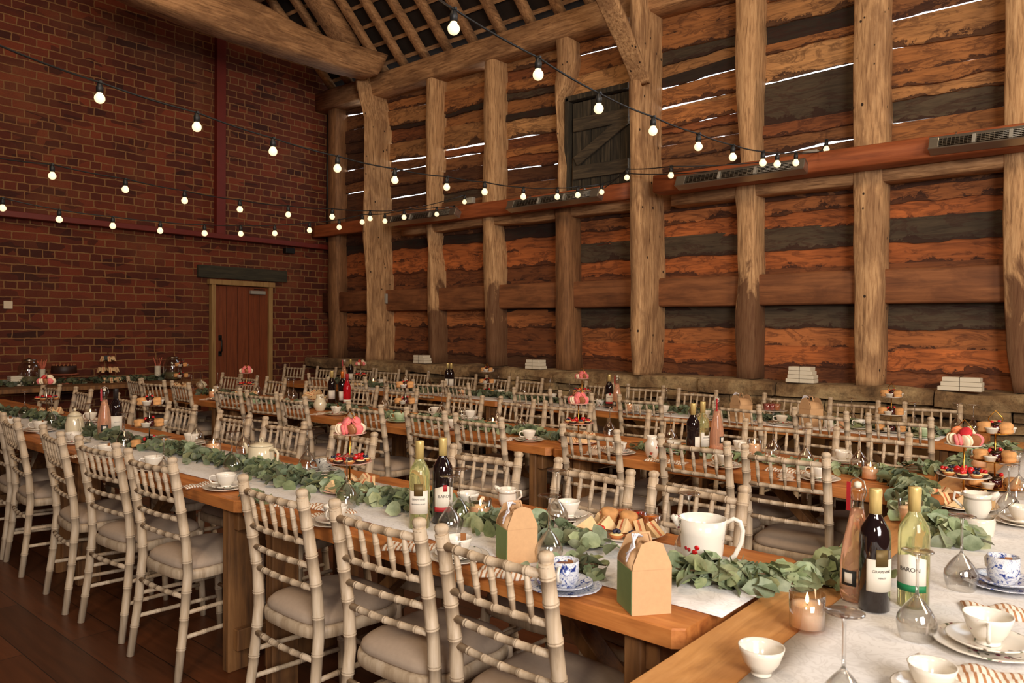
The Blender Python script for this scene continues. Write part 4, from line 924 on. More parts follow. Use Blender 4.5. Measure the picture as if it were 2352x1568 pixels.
# ---------------------------------------------------------------- chairs
NEAR = {
 'A': [((-38, 925), (-5, 938)), ((5, 938), (40, 959)), ((102, 974), (134, 995)), ((178, 1001), (267, 1016)), ((293, 1032), (393, 1051)), ((556, 1089), (690, 1123)), ((762, 1148), (960, 1190)), ((1003, 1203), (1250, 1272))],
 'B': [((295, 863), (324, 867)), ((324, 870), (374, 872)), ((398, 872), (429, 876)), ((496, 886), (548, 890)), ((566, 895), (634, 899)), ((644, 904), (700, 912)), ((802, 923), (871, 931)), ((934, 935), (1018, 944)), ((1048, 950), (1147, 959)), ((1292, 973), (1413, 987)), ((1511, 994), (1672, 1013)), ((1707, 1022), (1895, 1041))],
 'C': [((713, 871), (756, 873)), ((790, 867), (832, 869)), ((883, 864), (931, 868)), ((955, 871), (1010, 872)), ((1019, 873), (1078, 879)), ((1187, 891), (1256, 892)), ((1282, 897), (1361, 905)), ((1423, 905), (1515, 910)), ((1635, 920), (1746, 930)), ((1819, 935), (1946, 947)), ((1992, 950), (2137, 960))]}
FAR = {
 'A': [((86, 874), (150, 881)), ((175, 885), (208, 891)), ((268, 898), (310, 907)), ((392, 921), (443, 928)), ((504, 944), (573, 956)), ((611, 959), (696, 969)), ((763, 978), (861, 996)), ((1040, 1022), (1189, 1039)), ((1279, 1050), (1445, 1081)), ((1497, 1081), (1704, 1118))],
 'B': [((510, 854), (553, 857)), ((553, 857), (592, 861)), ((613, 863), (656, 867)), ((713, 877), (756, 879)), ((807, 881), (865, 885)), ((890, 886), (957, 890)), ((1032, 904), (1106, 910)), ((1148, 909), (1227, 918)), ((1256, 920), (1352, 924)), ((1496, 943), (1600, 951)), ((1710, 963), (1856, 973)), ((1918, 985), (2087, 999))],
 'C': [((654, 848), (699, 848)), ((728, 850), (773, 852)), ((815, 841), (858, 843)), ((869, 844), (912, 845)), ((935, 848), (983, 850)), ((1042, 856), (1089, 858)), ((1115, 858), (1172, 862)), ((1187, 863), (1247, 867)), ((1341, 872), (1412, 878)), ((1444, 880), (1522, 883)), ((1559, 892), (1645, 897)), ((1751, 902), (1853, 910)), ((1903, 914), (2020, 922)), ((2076, 924), (2205, 929))]}
RN = {'A': 'front', 'B': 'middle', 'C': 'back'}
YN = {('A', 0): 1.435, ('B', 0): 3.455, ('C', 0): 5.42, ('A', 1): 2.51, ('B', 1): 4.52, ('C', 1): 6.50}
for side, D in ((0, NEAR), (1, FAR)):
    for r_, L in D.items():
        for (a, b) in L:
            A_, B_ = Pz(*a, .915), Pz(*b, .915); y0 = YN[(r_, side)]; yw = math.atan2(B_.y - A_.y, B_.x - A_.x); 
            ym = y0 + max(-.12, min(.12, ((A_.y + B_.y) / 2 - y0) * .5))
            um, vm = (a[0] + b[0]) / 2, (a[1] + b[1]) / 2; x = Py(um, vm, ym).x; yw = max(-.22, min(.22, yw * .6)); wd = (B_ - A_).length
            rz = yw + (PI if side else 0); off = Vector((0, -.252, 0)); off.rotate(Matrix.Rotation(rz, 3, 'Z'))
            c = place(CH, (x - off.x, ym - off.y, 0), rz)
            reg(c, 'limewashed banquet chair', 'on the %s side of the %s tables' % (('camera-facing' if False else 'near') if not side else 'far', RN[r_]), 'chair', 'limewashed banquet chairs at the long tables')

# ---------------------------------------------------------------- table settings
def zone(p):
    if p.x < -9: return 'on the dessert table by the brick wall'
    if p.x > -.81: return 'on the white-clothed end table'
    if p.y < 3: return 'on the front tables'
    if p.y < 4.9: return 'on the middle tables'
    return 'on the back tables'
CL = []
def zt(p): return .782 if p.x < -9 else (ZT if (p.x > -.63 or 1.74 < p.y < 2.22 or p.y > 5.56) else .7505)
def at(u, v, z=None):
    p = Pz(u, v, .753 if z is None else z)
    if z is None and -8.9 < p.x < -.81:
        lo, hi = min(((1.65, 2.31), (3.63, 4.29), (5.57, 6.23)), key=lambda q: abs(p.y - (q[0] + q[1]) / 2)); y_ = min(max(p.y, lo), hi)
        if y_ != p.y: CL.append((u, v, round(p.y, 2))); p.x = Py(u, v, y_).x; p.y = y_
    if z is None: p.z = zt(p)
    return p
def wrap(o, name=None): return o
NM = dict(white='white', floral='red floral', sprig='sprigged', blue='blue and white', dark='dark blue patterned', green='pale green', cream='cream')
def put(proto, p, base, cat, rz=0, sc=1, grp=None, tilt=None, zn=None):
    o = place(proto, p, rz, sc, tilt); reg(o, base, zn or zone(p), cat, grp); return o
def glass(u, v): put(P_glass, at(u, v), 'upturned wine glass', 'wine glass', rnd.uniform(0, 6), 1, 'upturned wine glasses')
def setting(u, v, k='white', ck=None, rz=None, nap=None, pl=True, tag=False, stack=1, sc=1):
    p = at(u, v); ck = ck or k; z = p.z; rz = rnd.uniform(-2.6, -.4) if rz is None else rz
    if pl: put(P_pl[k], Vector((p.x, p.y, z)), NM[k] + ' china plate under a saucer', 'plate', 0, sc, 'stacked tea plates'); z += .0065 * sc
    put(P_sau[ck], Vector((p.x, p.y, z)), NM[ck] + ' saucer under a teacup', 'saucer', 0, sc); z += .0068 * sc
    put(P_cup[ck], Vector((p.x, p.y, z)), NM[ck] + ' teacup', 'teacup', rz, sc, 'teacups'); 
    if tag: put(P_tag, Vector((p.x + .01, p.y + .012, z + .022)), 'brown card name tag standing in a teacup', 'name tag', rz + 1.2, 1, 'name tags')
    if nap is not None: 
        q = Vector((p.x + .13 * math.cos(nap) * 1.15, p.y + .13 * math.sin(nap) * 1.15, zt(p))); put(P_nap, q, 'striped folded napkin', 'napkin', nap + PI / 2 + rnd.uniform(-.4, .4), .8, 'striped napkins')
def nap(u, v, rz): put(P_nap, at(u, v), 'striped folded napkin', 'napkin', rz, 1, 'striped napkins')
def cand(u, v): put(P_can, at(u, v), 'lit candle in a glass', 'candle', 0, 1, 'glass candles')
BN = dict(redgrape='red wine bottle with gold capsule', whitegrape='white wine bottle with gold capsule', redbaron='red wine bottle with red-banded label', whitebaron='white wine bottle with green-banded label', private='dark wine bottle with cream label', plain='dark wine bottle', orange='dark wine bottle with orange capsule', rose='rosé swing-top bottle', cordial='bright red cordial bottle')
def bot(k, u, v, rz=0, sc=1): 
    p = at(u, v); face = math.atan2(-p.x, p.y) ; put(PB[k], p, BN[k], 'bottle', face + rz, sc)
# stands and what sits on them
SN = [0]
def stand(kind, u, v, food, desc, tiers=T3, sc=1.0, p=None, by='', nick=''):
    p = p or at(u, v); s = place(P_st[kind], p, rnd.uniform(-.4, .4), sc); reg(s, desc, zone(p) if not by else by, 'cake stand')
    
    for ti, (z, r) in enumerate(T3):
        f = food[ti] if ti < len(food) else None
        if not f: continue
        Z = p.z + (z + .009) * sc; tn = ('bottom', 'middle', 'top')[ti]; zn2 = 'on %s tier of the %s' % (tn, nick); tn += ' tier of ' + nick
        def ring(proto, nm, cat, n, rr, dz=0, tiltf=None, a0=0, kk=1, names=None):
            for i in range(n):
                a = a0 + 2 * PI * i / n; q = Vector((p.x + rr * sc * math.cos(a), p.y + rr * sc * math.sin(a), Z + dz)); pr = proto[i % len(proto)] if isinstance(proto, list) else proto
                nm_ = names[i % len(names)] if names else nm
                o = place(pr, q, a, sc * kk, tiltf(a) if tiltf else None); reg(o, nm_, zn2, cat, nm_ + 's ' + tn)
        if f == 'mac':
            ks = ['pink', 'white', 'brown', 'red', 'orange', 'white'] if kind != 'floral' else ['pink', 'white', 'pink', 'brown', 'pink']
            ring([P_mac[k] for k in ks], '', 'macaron', 9, r * .62, .020, lambda a: (0, PI / 2 - .25, a + PI / 2 + .5), .2, 1.1, [k + ' macaron' for k in ks])
            ring([P_mac[k] for k in ks[::-1]], '', 'macaron', 3, r * .2 + .012, .050, lambda a: (.5, .7, a), .9, 1, [k + ' macaron' for k in ks[::-1]])
        elif f == 'tart':
            ring([P_tart['r'], P_tart['b']], '', 'tartlet', 8, r * .68, 0, None, .1, 1, ['raspberry tartlet', 'blueberry tartlet'])
            ring(P_straw, 'strawberry', 'strawberry', 3, r * .28, .004, None, .6, .9)
        elif f in ('scone', 'sconebig'):
            ac = math.atan2(-p.y, -p.x); k_ = .85 if f == 'scone' else .95
            ring(P_scone, 'currant scone', 'scone', 3, r * .62, 0, lambda a: (.15, 0, a), ac + 1.05, k_)
            ring(P_tub, 'cream tub', 'tub', 3, r * .78, 0, None, ac - .25, 1.05)
            ring(P_jar, 'small jam jar', 'jar', 2, r * .40, .002, None, ac + .1, 1.1)
            ring(P_straw, 'strawberry', 'strawberry', 2, r * .42, .034, None, ac - .5, .6)
        elif f == 'sand':
            ring(P_sand, 'triangular sandwich', 'sandwich', 8, r * .6, .022, lambda a: (PI / 2, .1, a + PI / 2), .1, 1)
            ring(P_roll, 'savoury roll', 'savoury roll', 3, r * .35, .0, None, .5, 1)

# front row
stand('glass', 107, 955, ['sand', 'tart', 'mac'], 'glass three-tier stand piled with macarons', nick='left macaron stand')
stand('glass', 343, 1028, ['scone', 'scone', 'scone'], 'glass three-tier stand of scones and jam', nick='glass scone stand by the wine')
stand('floral', 803, 1128, ['sand', 'tart', 'mac'], 'pink china stand with macarons over tartlets', nick='tartlet stand beside the teapot')
def glassf(u, v):
    p = Pz(u, v, ZT + .2025); p.z = zt(p); put(P_glass, p, 'upturned wine glass', 'wine glass', rnd.uniform(0, 6), 1, 'upturned wine glasses')
for u, v in ((57, 898), (118, 912), (206, 926), (285, 946), (376, 1000), (452, 942), (533, 990), (560, 957), (706, 985), (797, 1045), (1034, 1091), (1055, 1075), (1262, 1136), (1279, 1078), (1583, 1130)): glassf(u, v)
put(P_coffee, at(172, 1002), 'tall cream coffee pot with domed lid', 'coffee pot', 0, 1)
put(P_teapot, at(600, 1075), 'cream teapot with gold-edged lid and ring knob', 'teapot', .2, 1.1)
put(P_jug, at(1612, 1308), 'large white jug with red flower sprays', 'jug', .45, .98)
put(P_milk, at(1165, 1160), 'small white milk jug', 'jug', .3)
for (u, v, k, ck, tg, na) in ((18, 982, 'white', 'sprig', True, None), (92, 992, 'white', 'white', True, 3.3), (168, 1018, 'white', 'floral', False, -2.9), (243, 1050, 'white', 'white', True, 3.4), (352, 1078, 'white', 'sprig', True, 3.6), (519, 1122, 'white', 'sprig', False, 3.3), (770, 1205, 'white', 'white', False, 2.6), (1052, 1292, 'white', 'sprig', True, None), (745, 1088, 'white', 'dark', True, -.9), (208, 968, 'white', 'floral', False, None), (1305, 1190, 'floral', 'sprig', False, None), (1075, 1172, 'green', 'sprig', False, None), (440, 1022, 'white', 'white', False, -.6)):
    setting(u, v, k, ck, None, na, True, tg)
setting(1297, 1352, 'blue', 'blue', -1.25, None, True, True, sc=1.05)
nap(1185, 1318, .5); nap(960, 1268, .6); nap(788, 1105, .2); nap(690, 1160, .5)
cand(490, 1045); cand(207, 965); cand(1103, 1200)
bot('rose', 240, 1006); bot('private', 266, 1004, .2); bot('whitegrape', 963, 1212, -.1); bot('redbaron', 1016, 1200, .25)
put(P_box, at(1478, 1392), 'kraft card favour box with green side', 'box', .93, 1.0, zn='beside the large flowered jug')
put(P_box, at(1186, 1285), 'kraft card favour box with green side', 'box', 1.08, .93, zn='left of the cake platter')
# cake platter near the front end
pp = at(1420, 1222); g = lathe_obj('platter', M_china, [(.09, 0), (.10, .003), (.135, .010), (.165, .016), (.162, .018), (.13, .012), (.09, .005), (.001, .005)], None, 40, cap=False); g.location = pp; reg(g, 'large white platter of cakes and jellies near the jug', '', 'platter')
def on(proto, dx, dy, dz, nm, cat, tilt=None, rz=0, sc=1, base=None, zn='on the large white platter'):
    b = base or pp; o = place(proto, (b.x + dx, b.y + dy, b.z + dz), rz, sc, tilt); reg(o, nm, zn, cat); return o
cr = Vector((.76, .65, 0)); cf = Vector((-.65, .76, 0))
def pf(r_, f_): q = cr * r_ + cf * f_; return q.x, q.y
for (r_, f_, k, nm) in ((.02, .06, 'orange', 'orange jelly pot'), (.065, .02, 'red', 'red jelly pot'), (.105, -.03, 'orange', 'orange jelly pot'), ): on(P_jelly[k], *pf(r_, f_), .008, nm, 'jelly', sc=1.25)
for (r_, f_) in ((-.03, .04), (.03, -.01)): on(P_scone, *pf(r_, f_), .03, 'plain round scone', 'scone', (.2, .1, 1), sc=.95)
for (r_, f_, k, nm) in ((-.07, -.06, 'r', 'raspberry tartlet'), (-.02, -.10, 'b', 'blueberry tartlet'), (.03, -.12, 'b', 'blueberry tartlet')): on(P_tart[k], *pf(r_, f_), .009, nm, 'tartlet', sc=1.15)
for i, (r_, f_) in enumerate(((-.10, 0), (-.05, 0), (0, -.05), (.05, -.06), (.09, -.09), (-.06, .05))): on(P_sand, *pf(r_, f_), .03, 'triangular sandwich', 'sandwich', (PI / 2 * .8, .2, .6 + i * .5))
# middle row
stand('glass', 416, 890, ['sand', 'scone', 'scone'], 'three-tier scone stand beside the paper cups', nick='scone stand by paper cups')
stand('floral', 565, 912, ['sand', 'tart', 'mac'], 'gold-handled macaron stand in front of the door', nick='macaron stand before the door')
stand('glass', 930, 962, ['scone', 'scone', 'sconebig'], 'glass scone stand', by='in the centre of the middle tables', nick='central scone stand')
stand('floral', 1328, 1016, ['sand', 'tart', 'mac'], 'pink china macaron stand', by='near the join of the middle tables', nick='pink stand at the join')
for u, v in ((440, 905), (460, 893), (500, 890), (593, 906), (663, 912), (674, 914), (881, 935), (1014, 958), (1060, 962), (1143, 978), (1196, 990), (1400, 1000), (1540, 1020), (1775, 1048), (1850, 1070), (1973, 1076)): glass(u, v)
put(P_sugar, at(463, 890), 'round white sugar pot with lid', 'sugar pot', .3); put(P_pitch, at(735, 942), 'cream bellied pitcher with a small star', 'pitcher', 2.9); put(P_vase, at(1497, 1048), 'small white flowered vase', 'vase', 0, 1.1)
cand(489, 912); cand(1132, 986); cand(1733, 1042); cand(1999, 1100)
for a in (('plain', 762, 912, 0), ('orange', 786, 918, 0), ('cordial', 797, 922, 0), ('plain', 1591, 1052, 1.2), ('whitegrape', 1613, 1045, .7), ('rose', 1646, 1032, .9)): bot(*a)
for (u, v, k, ck, tg, na) in ((503, 918, 'white', 'sprig', False, 3.3), (585, 928, 'white', 'green', False, 3.4), (690, 938, 'white', 'white', False, 3.4), (772, 952, 'cream', 'floral', True, 3.5), (917, 968, 'green', 'green', True, 3.4), (1040, 985, 'white', 'floral', False, 3.4), (1215, 1012, 'white', 'floral', False, 3.5), (1422, 1042, 'white', 'floral', False, 3.5), (1548, 1038, 'white', 'floral', False, None), (1664, 1072, 'white', 'floral', False, None), (1882, 1102, 'white', 'floral', False, 3.4), (1000, 940, 'white', 'white', False, None), (1080, 950, 'white', 'sprig', False, None), (1935, 1062, 'white', 'white', False, None), (1700, 1038, 'white', 'white', False, None)):
    setting(u, v, k, ck, None, na, True, tg)
nap(1530, 1062, .1); nap(1812, 1082, .1); nap(1400, 1030, .2); nap(1760, 1050, .1)
# sandwich heap, middle row
hp = at(722, 916); g = place(P_pl['white'], hp, 0, 1.5); reg(g, 'white plate heaped with sandwiches', 'left of the cream pitcher', 'plate')
for i in range(9): on(P_sand, .11 * math.cos(i * .7) * (.3 + .1 * (i % 3)), .09 * math.sin(i * 1.1) * .7, .03 + .022 * (i // 3), 'heaped sandwich', 'sandwich', (PI / 2 * (.6 + .1 * (i % 4)), .4 * math.sin(i * 2), i * .8), 0, 1.15, hp, 'left of the cream pitcher')
# back row
stand('glass', 828, 886, ['sand', 'tart', 'mac'], 'dark stand of macarons in the far corner', nick='dark corner macaron stand')
stand('china', 1118, 906, ['scone', 'scone', 'scone'], 'white scone stand', by='left on the back tables', nick='white back-left scone stand')
stand('floral', 1336, 930, ['sand', 'tart', 'mac'], 'pink macaron stand', by='beside two bottles on the back tables', nick='pink back stand by bottles')
stand('china', 2046, 992, ['sconebig', 'sconebig', 'sconebig'], 'white china scone stand', by='right on the back tables', nick='white back-right scone stand')
for u, v in ((1013, 890), (940, 888), (985, 886), (1263, 916), (1308, 925), (1372, 930), (1441, 938), (1204, 905), (1145, 905), (1530, 945), (1592, 958), (1858, 968), (1955, 975), (2100, 988), (2198, 990), (2235, 995)): glass(u, v)
for a in (('rose', 790, 884, 0), ('plain', 805, 880, 0), ('plain', 1028, 892, 0), ('plain', 1036, 889, 0), ('redbaron', 1399, 938, .2), ('rose', 1417, 944, -.6)): bot(*a)
cand(857, 886); cand(1061, 908); cand(1446, 944); cand(1938, 984)
put(P_sugar, at(757, 880), 'small cream sugar pot with lid', 'sugar pot', .3); put(P_mug['m'], at(1903, 985), 'tall sprigged mug with handle', 'mug', .2)
for (u, v, k, ck) in ((876, 884, 'white', 'white'), (995, 900, 'white', 'sprig'), (1150, 910, 'white', 'floral'), (1269, 920, 'white', 'white'), (1378, 936, 'white', 'floral'), (1464, 948, 'white', 'sprig'), (1526, 950, 'white', 'white'), (1975, 985, 'white', 'sprig'), (2122, 1005, 'green', 'green'), (1795, 975, 'white', 'floral'), (1620, 962, 'white', 'sprig')): setting(u, v, k, ck, None, 3.4 if u % 2 else None)
q = at(1776, 968); g = place(P_ped, q, 0, .8); reg(g, 'white pedestal plate holding red and orange jellies', '', 'cake stand')
for i, (r_, k) in enumerate(((-.06, 'red'), (-.025, 'red'), (.015, 'orange'), (.0, 'orange'))): on(P_jelly[k], *pf(r_, -.03 if i < 3 else .05), .087, k + ' jelly pot', 'jelly', None, 0, 1.15, q, 'on the white pedestal plate')
for (u, v) in ((1702, 968), (1862, 978)): put(P_box, at(u, v), 'brown kraft favour box', 'box', -.5, 1.15, 'kraft favour boxes at the back')

# end table under the white cloth
stand('china', 2212, 1165, ['sand', 'tart', 'mac'], 'scalloped white stand of macarons, tarts and rolls', sc=1.02, nick='scalloped white stand')
stand('gold', 2284, 1122, ['sconebig', 'sconebig', 'sconebig'], 'gold three-tier stand of scones and jam jars', sc=1.02, nick='gold stand')
for u, v in ((1940, 1402), (2108, 1262), (2210, 1182), (2318, 1065), (2342, 1035)): glassf(u, v)
bot('redgrape', 2007, 1400, .5, 1.0); bot('whitebaron', 2097, 1392, -.25, 1.0); bot('rose', 1966, 1378, -.5, 1.0)
cand(1853, 1445); cand(2090, 1200); cand(2247, 1072)
o = put(P_cupn, at(1748, 1548), 'plain white tea bowl without handle', 'tea bowl', 0, .92)
setting(2304, 1348, 'blue', 'blue', PI * .78, None, True, True, sc=1.1)
setting(2268, 1492, 'sprig', 'sprig', -1.4, None, True, False, sc=1.15)
setting(2140, 1600, 'white', 'white', 2.2, None, False, False)
setting(2345, 1205, 'white', 'white', 2.2, None, True, False)
nap(2330, 1412, .35); nap(2262, 1560, .35)
q = at(2247, 1228); g = lathe_obj('sugar_bowl', M_china, [(.045, 0), (.047, .004), (.052, .05), (.048, .062), (.046, .062), (.049, .05), (.04, .01), (.001, .008)], None, 28, cap=False); g.location = q; reg(g, 'straight white sugar bowl holding a spoon', '', 'bowl')
put(P_milk, q + Vector((-.005, .0, .064)), 'white milk jug with pink flowers standing on the sugar bowl', 'jug', 3.3, 1.15)
def spoon():
    m = MB(); m.tube([(0, 0, 0), (.05, 0, .004), (.11, 0, .002)], [.0022, .0018, .003], 8); m.ball((-.014, 0, 0), .015, (1.1, .7, .22)); return m.build('spoon', M_silver)
sp = spoon(); sp.location = q + Vector((.035, .005, .052)); sp.rotation_euler = (0, -.7, .6); reg(sp, 'silver teaspoon leaning in the white sugar bowl', '', 'spoon')
sp2 = place(spoon(), Pz(2090, 1068, .80), 0, 1, (0, .5, 2.4)); sp2.rotation_euler = (0, .42, 2.5); reg(sp2, 'silver server resting on the garland beside the stand', '', 'spoon')
for (dx, dy) in ((-.15, -.03), (-.13, -.08), (-.09, -.10)): on(P_roll, dx, dy, .02, 'golden savoury roll', 'savoury roll', None, 0, 1.2, at(2222, 1170), 'on the bottom white plate at right')
on(P_tom, -.17, -.055, .02, 'cherry tomato', 'tomato', None, 0, 1.3, at(2222, 1170), 'on the bottom white plate at right')

# ---------------------------------------------------------------- garlands
def garland(path, label, dens=260, wid=.075, hgt=.075, ls=.021, dark=1.0, zn=''):
    pts = [at(*p) if len(p) == 2 else Vector(p) for p in path]
    L = [0]
    for a, b in zip(pts, pts[1:]): L.append(L[-1] + (b - a).length)
    def cur(s):
        for i in range(len(L) - 1):
            if s <= L[i + 1]: return pts[i].lerp(pts[i + 1], (s - L[i]) / max(1e-6, L[i + 1] - L[i]))
        return pts[-1]
    o0 = pts[0].copy(); g = empty('eucalyptus_garland', o0); reg(g, label, zn, 'garland', 'eucalyptus garlands')
    m = MB(); n = max(6, int(L[-1] / .06))
    for k in range(3): m.tube([cur(L[-1] * i / n) - o0 + Vector((noise.noise(Vector((i * .7, k * 9, 0))) * .05, noise.noise(Vector((i * .7, k * 9, 4))) * .05, .016 + .01 * k)) for i in range(n + 1)], .0028, 5)
    m.build('stem', M_stem, g)
    m = MB(); N = int(L[-1] * dens)
    sz = [1, 1.25, .8]
    for i in range(N):
        s = rnd.random() * L[-1]; c = cur(s) - o0; a = rnd.uniform(0, 2 * PI); rr = abs(rnd.gauss(0, .6)); cl = .7 + .5 * noise.noise(Vector((c.x * 5, c.y * 5, 0)))
        c += Vector((math.cos(a) * rr * wid * 1.25 * cl, math.sin(a) * rr * wid * 1.25 * cl, .012 + rnd.random() * hgt * cl * max(.15, 1 - rr * .55)))
        r = ls * rnd.uniform(.6, 1.35); e = rnd.uniform(1.0, 1.5)
        R3 = Matrix.Rotation(rnd.uniform(0, 2 * PI), 3, 'Z') @ Matrix.Rotation(rnd.gauss(0, .9), 3, 'X') @ Matrix.Rotation(rnd.gauss(0, .7), 3, 'Y')
        q = dark * rnd.uniform(.5, 1.25); m.col = (q * rnd.uniform(.9, 1.1), q, q * rnd.uniform(.85, 1.15))
        P = []
        for k in range(8):
            b = 2 * PI * k / 8; x, y = math.cos(b) * r * e, math.sin(b) * r; 
            if k == 0: x *= 1.15
            P.append(c + R3 @ Vector((x, y, abs(y) * .35 - x * x * 4)))
        b0 = m.add(P + [c + R3 @ Vector((0, 0, 0))])
        for k in range(0, 8): m.face((b0 + k, b0 + (k + 1) % 8, b0 + 8))
    m.build('leaves', M_leaf, g); return g
def rowpath(x0, x1, yc, z, step=.35, amp=.05):
    P = []; x = x0
    while x > x1: P.append((x, yc + rnd.uniform(-amp, amp), z)); x -= step
    return P
garland(rowpath(-1.35, -2.9, 1.98, ZT), 'grey-green eucalyptus garland near the right end of the front tables', 400, .11, .075, .022)
garland(rowpath(-2.7, -4.6, 1.98, ZT), 'bushy eucalyptus garland midway along the front tables', 380, .11, .075, .021, .8)
garland(rowpath(-4.5, -7.6, 1.98, ZT), 'dark eucalyptus garland at the left of the front tables', 230, .08, .055, .023, .6)
garland([(1250, 1310), (1330, 1320), (1390, 1330)], 'eucalyptus sprig between the blue cup and favour box', 260, .05, .05, .02)
garland([(1545, 1335), (1640, 1345), (1740, 1345), (1860, 1350), (1935, 1340), (1960, 1300)], 'pale eucalyptus garland spreading around the large jug', 430, .09, .075, .024, 1.15)
garland(rowpath(-1.0, -2.6, 3.95, .7505), 'loose thin-leaved garland at the right of the middle tables', 260, .09, .04, .016, 1.05)
garland(rowpath(-2.9, -4.9, 3.93, .7505), 'full eucalyptus garland midway along the middle tables', 260, .08, .06, .024, .9)
garland(rowpath(-4.9, -8.0, 3.93, .7505), 'dark eucalyptus garland at the left of the middle tables', 200, .07, .05, .024, .55)
garland(rowpath(-1.0, -4.2, 5.85, ZT), 'eucalyptus garland at the right of the back tables', 220, .08, .06, .026, .85)
garland(rowpath(-4.2, -8.2, 5.85, ZT), 'dark eucalyptus garland at the left of the back tables', 180, .08, .05, .026, .55)
garland([(2010, 1098), (2060, 1110), (2100, 1125), (2120, 1150), (2100, 1185), (2130, 1215), (2180, 1240), (2230, 1262)], 'large-leaved eucalyptus garland below the white macaron stand', 480, .075, .065, .027, 1.2)
garland([(2080, 1085), (2150, 1075), (2190, 1085), (2260, 1040), (2330, 1035)], 'eucalyptus trailing behind the two right-hand stands', 330, .06, .05, .022, 1.05)
garland([(530, 1165, .0), (560, 1185)][1:] + [(575, 1190), (600, 1180)], 'sprig of eucalyptus hanging over the table edge', 240, .04, .03, .018, .8)
garland([(-9.62, y, .783) for y in (2.6, 3.1, 3.6, 4.1, 4.6)], 'dark garland lying along the dessert table', 170, .07, .07, .026, .4)

# ---------------------------------------------------------------- dessert table
def dp(u, v): p = Pz(u, v, .782); p.x = max(-9.68, min(-9.3, p.x)); q = Px(u, v, p.x); return Vector((p.x, q.y, .782))
def dispenser(u, v):
    p = dp(u, v); g = empty('drinks_dispenser', p); reg(g, 'large glass drinks dispenser', zone(p), 'drinks dispenser')
    lathe_obj('glass_jar', M_glass, [(.10, 0), (.11, .01), (.112, .2), (.09, .245), (.07, .26), (.07, .28), (.067, .28), (.067, .26), (.087, .243), (.108, .2), (.105, .012), (.001, .008)], g, 28, cap=False)
    lathe_obj('lemonade', plain('pale_lemonade', (.8, .75, .45, 1), .05, trans=.8, ior=1.33), [(.10, .013), (.106, .10), (.001, .1)], g, 28)
    lathe_obj('lid', M_silver, [(.074, .275), (.074, .29), (.03, .297), (.01, .31), (.001, .312)], g, 24); m = MB(); m.tube([(.11, 0, .04), (.14, 0, .04), (.145, 0, .02)], .008, 8); m.build('tap', M_silver, g)
dispenser(67, 880); dispenser(396, 872)
def strawcups(u, v):
    p = dp(u, v); g = empty('straw_cups', p); reg(g, 'stack of paper cups holding striped straws', zone(p), 'paper cups')
    m = MB()
    for i in range(7): m.lathe([(.030, .02 * i), (.036, .02 * i + .055), (.038, .02 * i + .058)], 20)
    m.build('paper_cup_stack', M_paper, g)
    mat = plain('red_striped_straw', lin(206, 110, 84), .6, var=.4, vs=120)
    for i in range(11): a = i * .57; m = MB(); m.tube([(.010 * math.cos(a), .010 * math.sin(a), .12), (.050 * math.cos(a), .050 * math.sin(a), .265 + .01 * (i % 3))], .0032, 6); m.build('straw', mat, g)
strawcups(96, 874); strawcups(362, 872)
p = dp(147, 878); g = empty('cake_stand', p); reg(g, 'turned wooden cake stand carrying a chocolate cake', '', 'cake stand')
M_pink = plain('pinkish_wood', lin(150, 84, 58), .6)
lathe_obj('plate', M_pink, [(.02, .10), (.15, .105), (.155, .115), (.15, .12), (.001, .12)], g, 36); lathe_obj('foot', M_pink, [(.09, 0), (.08, .012), (.025, .03), (.03, .06), (.02, .10)], g, 28)
c = empty('chocolate_cake', p + Vector((0, 0, .12))); reg(c, 'round dark chocolate cake on the wooden stand', '', 'cake')
lathe_obj('sponge', M_choc, [(.125, 0), (.13, .005), (.13, .085), (.122, .092), (.001, .092)], c, 36); m = MB()
for i in range(18): a = 2 * PI * i / 18; m.ball((.115 * math.cos(a), .115 * math.sin(a), .098), .011, n=5, seg=8)
m.build('icing_beads', M_mac['brown'], c)
p = dp(248, 876); g = place(stand_proto([(.004, .16), (.125, .12), (.255, .09)], M_lid, M_lid), p); reg(g, 'dark three-tier stand of cakes and biscuits', zone(p), 'cake stand')
for ti, (z, r, n) in enumerate(((.013, .12, 11), (.134, .09, 9), (.264, .06, 6))):
    for i in range(n): a = 2 * PI * i / n; o = place(P_sand, p + Vector((r * math.cos(a), r * math.sin(a), z + .02)), 0, 1.0, (PI / 2, .4, a)); reg(o, 'toasted slice', 'on %s tier of the dark stand' % ('bottom', 'middle', 'top')[ti], 'slice', 'toasted slices')
m = MB(); m.box((0, 0, .03), (.07, .006, .045)); m.box((0, 0, .003), (.05, .02, .006)); g = m.build('chalkboard_sign', M_blk); g.location = p + Vector((.06, -.03, .268)); g.rotation_euler = (0, 0, PI / 2 - .2); reg(g, 'tiny blank chalkboard sign on top of the dark stand', '', 'sign')
p = dp(36, 880); m = MB(); 
for i in range(5): m.box((0, 0, .012 + .022 * i), (.13, .13, .020), None, .004)
g = m.build('napkin_stack', M_paper); g.location = p; reg(g, 'square stack of cream paper napkins', 'beside the left dispenser', 'napkins')

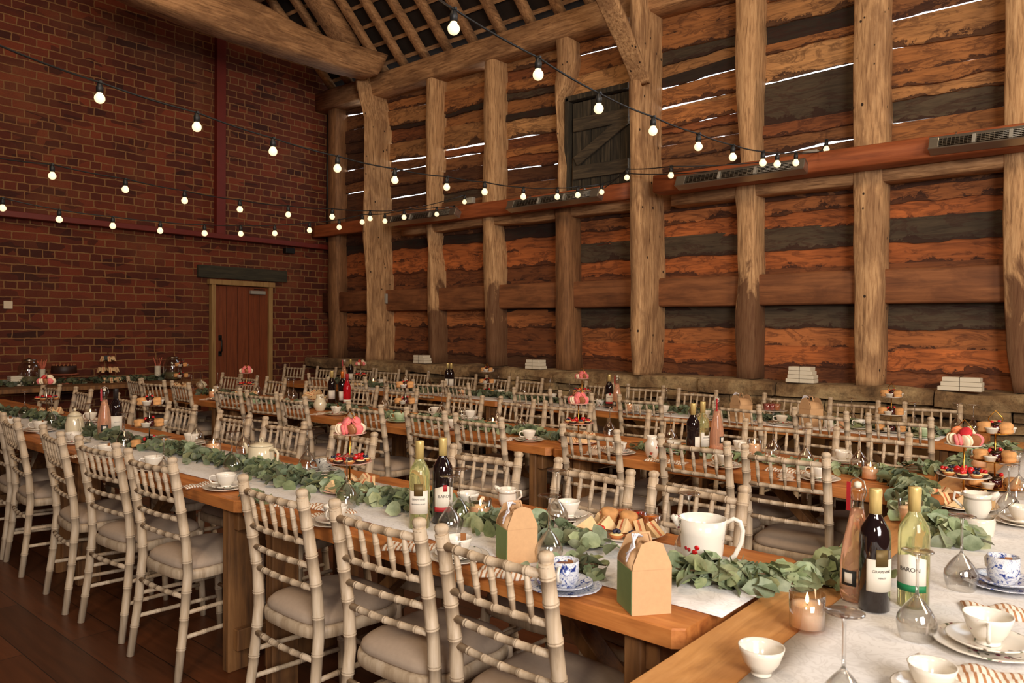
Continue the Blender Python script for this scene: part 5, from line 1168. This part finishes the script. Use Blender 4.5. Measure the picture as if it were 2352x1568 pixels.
# white blocks tied with twine on the stone ledge
def bundle(u, v, n, lab, w_=.2):
    b = Py(u, v, 6.83); g = empty('tied_books', (b.x, 6.84, 1.004)); reg(g, lab, '', 'bundle', 'tied white bundles on the stone ledge'); z = 0
    for i in range(n): 
        ww = w_ * (1.12 - .08 * i); m = MB(); m.box((rnd.uniform(-.01, .01), 0, z + .018), (ww, .13, .034), None, .003); m.build('white_book', M_paper, g); z += .036
    m = MB(); m.tube([(.0, -.067, 0), (0, -.067, z + .002), (0, .067, z + .002), (0, .067, 0)], .0018, 5); m.tube([(0, -.03, z + .004), (.02, -.02, z + .012), (-.02, -.01, z + .01), (0, 0, z + .004)], .0015, 5); m.build('twine', M_choc, g)
bundle(968, 831, 3, 'bundle of white books tied with twine, farthest left on the ledge'); bundle(1229, 849, 3, 'low bundle of white books below the hatch bay'); bundle(1841, 876, 4, 'tall bundle of white books left of the broad pale post', .22); bundle(2207, 893, 3, 'widest bundle of white books near the right edge', .27)
# empty prototypes not used in the room
for o in list(bpy.data.objects):
    if o.parent is None and o.type in ('EMPTY', 'MESH') and 'category' not in o and o.get('kind') != 'structure':
        for c in list(o.children_recursive): bpy.data.objects.remove(c)
        bpy.data.objects.remove(o)

print('CLAMPED', CL)
# ---------------------------------------------------------------- labels
ORD = ['leftmost', 'second from left', 'third from left', 'fourth from left', 'fifth from left', 'sixth from left', 'seventh from left', 'eighth from left', 'ninth from left', 'tenth from left', 'eleventh from left', 'twelfth from left', 'thirteenth from left', 'fourteenth from left', 'fifteenth from left', 'sixteenth from left']
ORR = ['rightmost', 'second from right', 'third from right', 'fourth from right', 'fifth from right', 'sixth from right', 'seventh from right', 'eighth from right', 'ninth from right', 'tenth from right']
bpy.context.view_layer.update()
gd = {}
for r in REG: gd.setdefault((r[1], r[2]), []).append(r)
for (base, zone), L in gd.items():
    def key(r):
        o = r[0]; p = o.matrix_world.translation
        if o.type == 'MESH' and not o.children and p.length < 1e-6:
            c = sum((Vector(b) for b in o.bound_box), Vector()) / 8; p = c
        return proj(p)[0]
    L.sort(key=key); n = len(L)
    for i, r in enumerate(L):
        s = (base + ' ' + zone).strip()
        if n > 1: s += ', ' + (ORD[i] if i < (n + 1) // 2 or n - 1 - i >= len(ORR) else ORR[n - 1 - i])
        r[0]['label'] = s
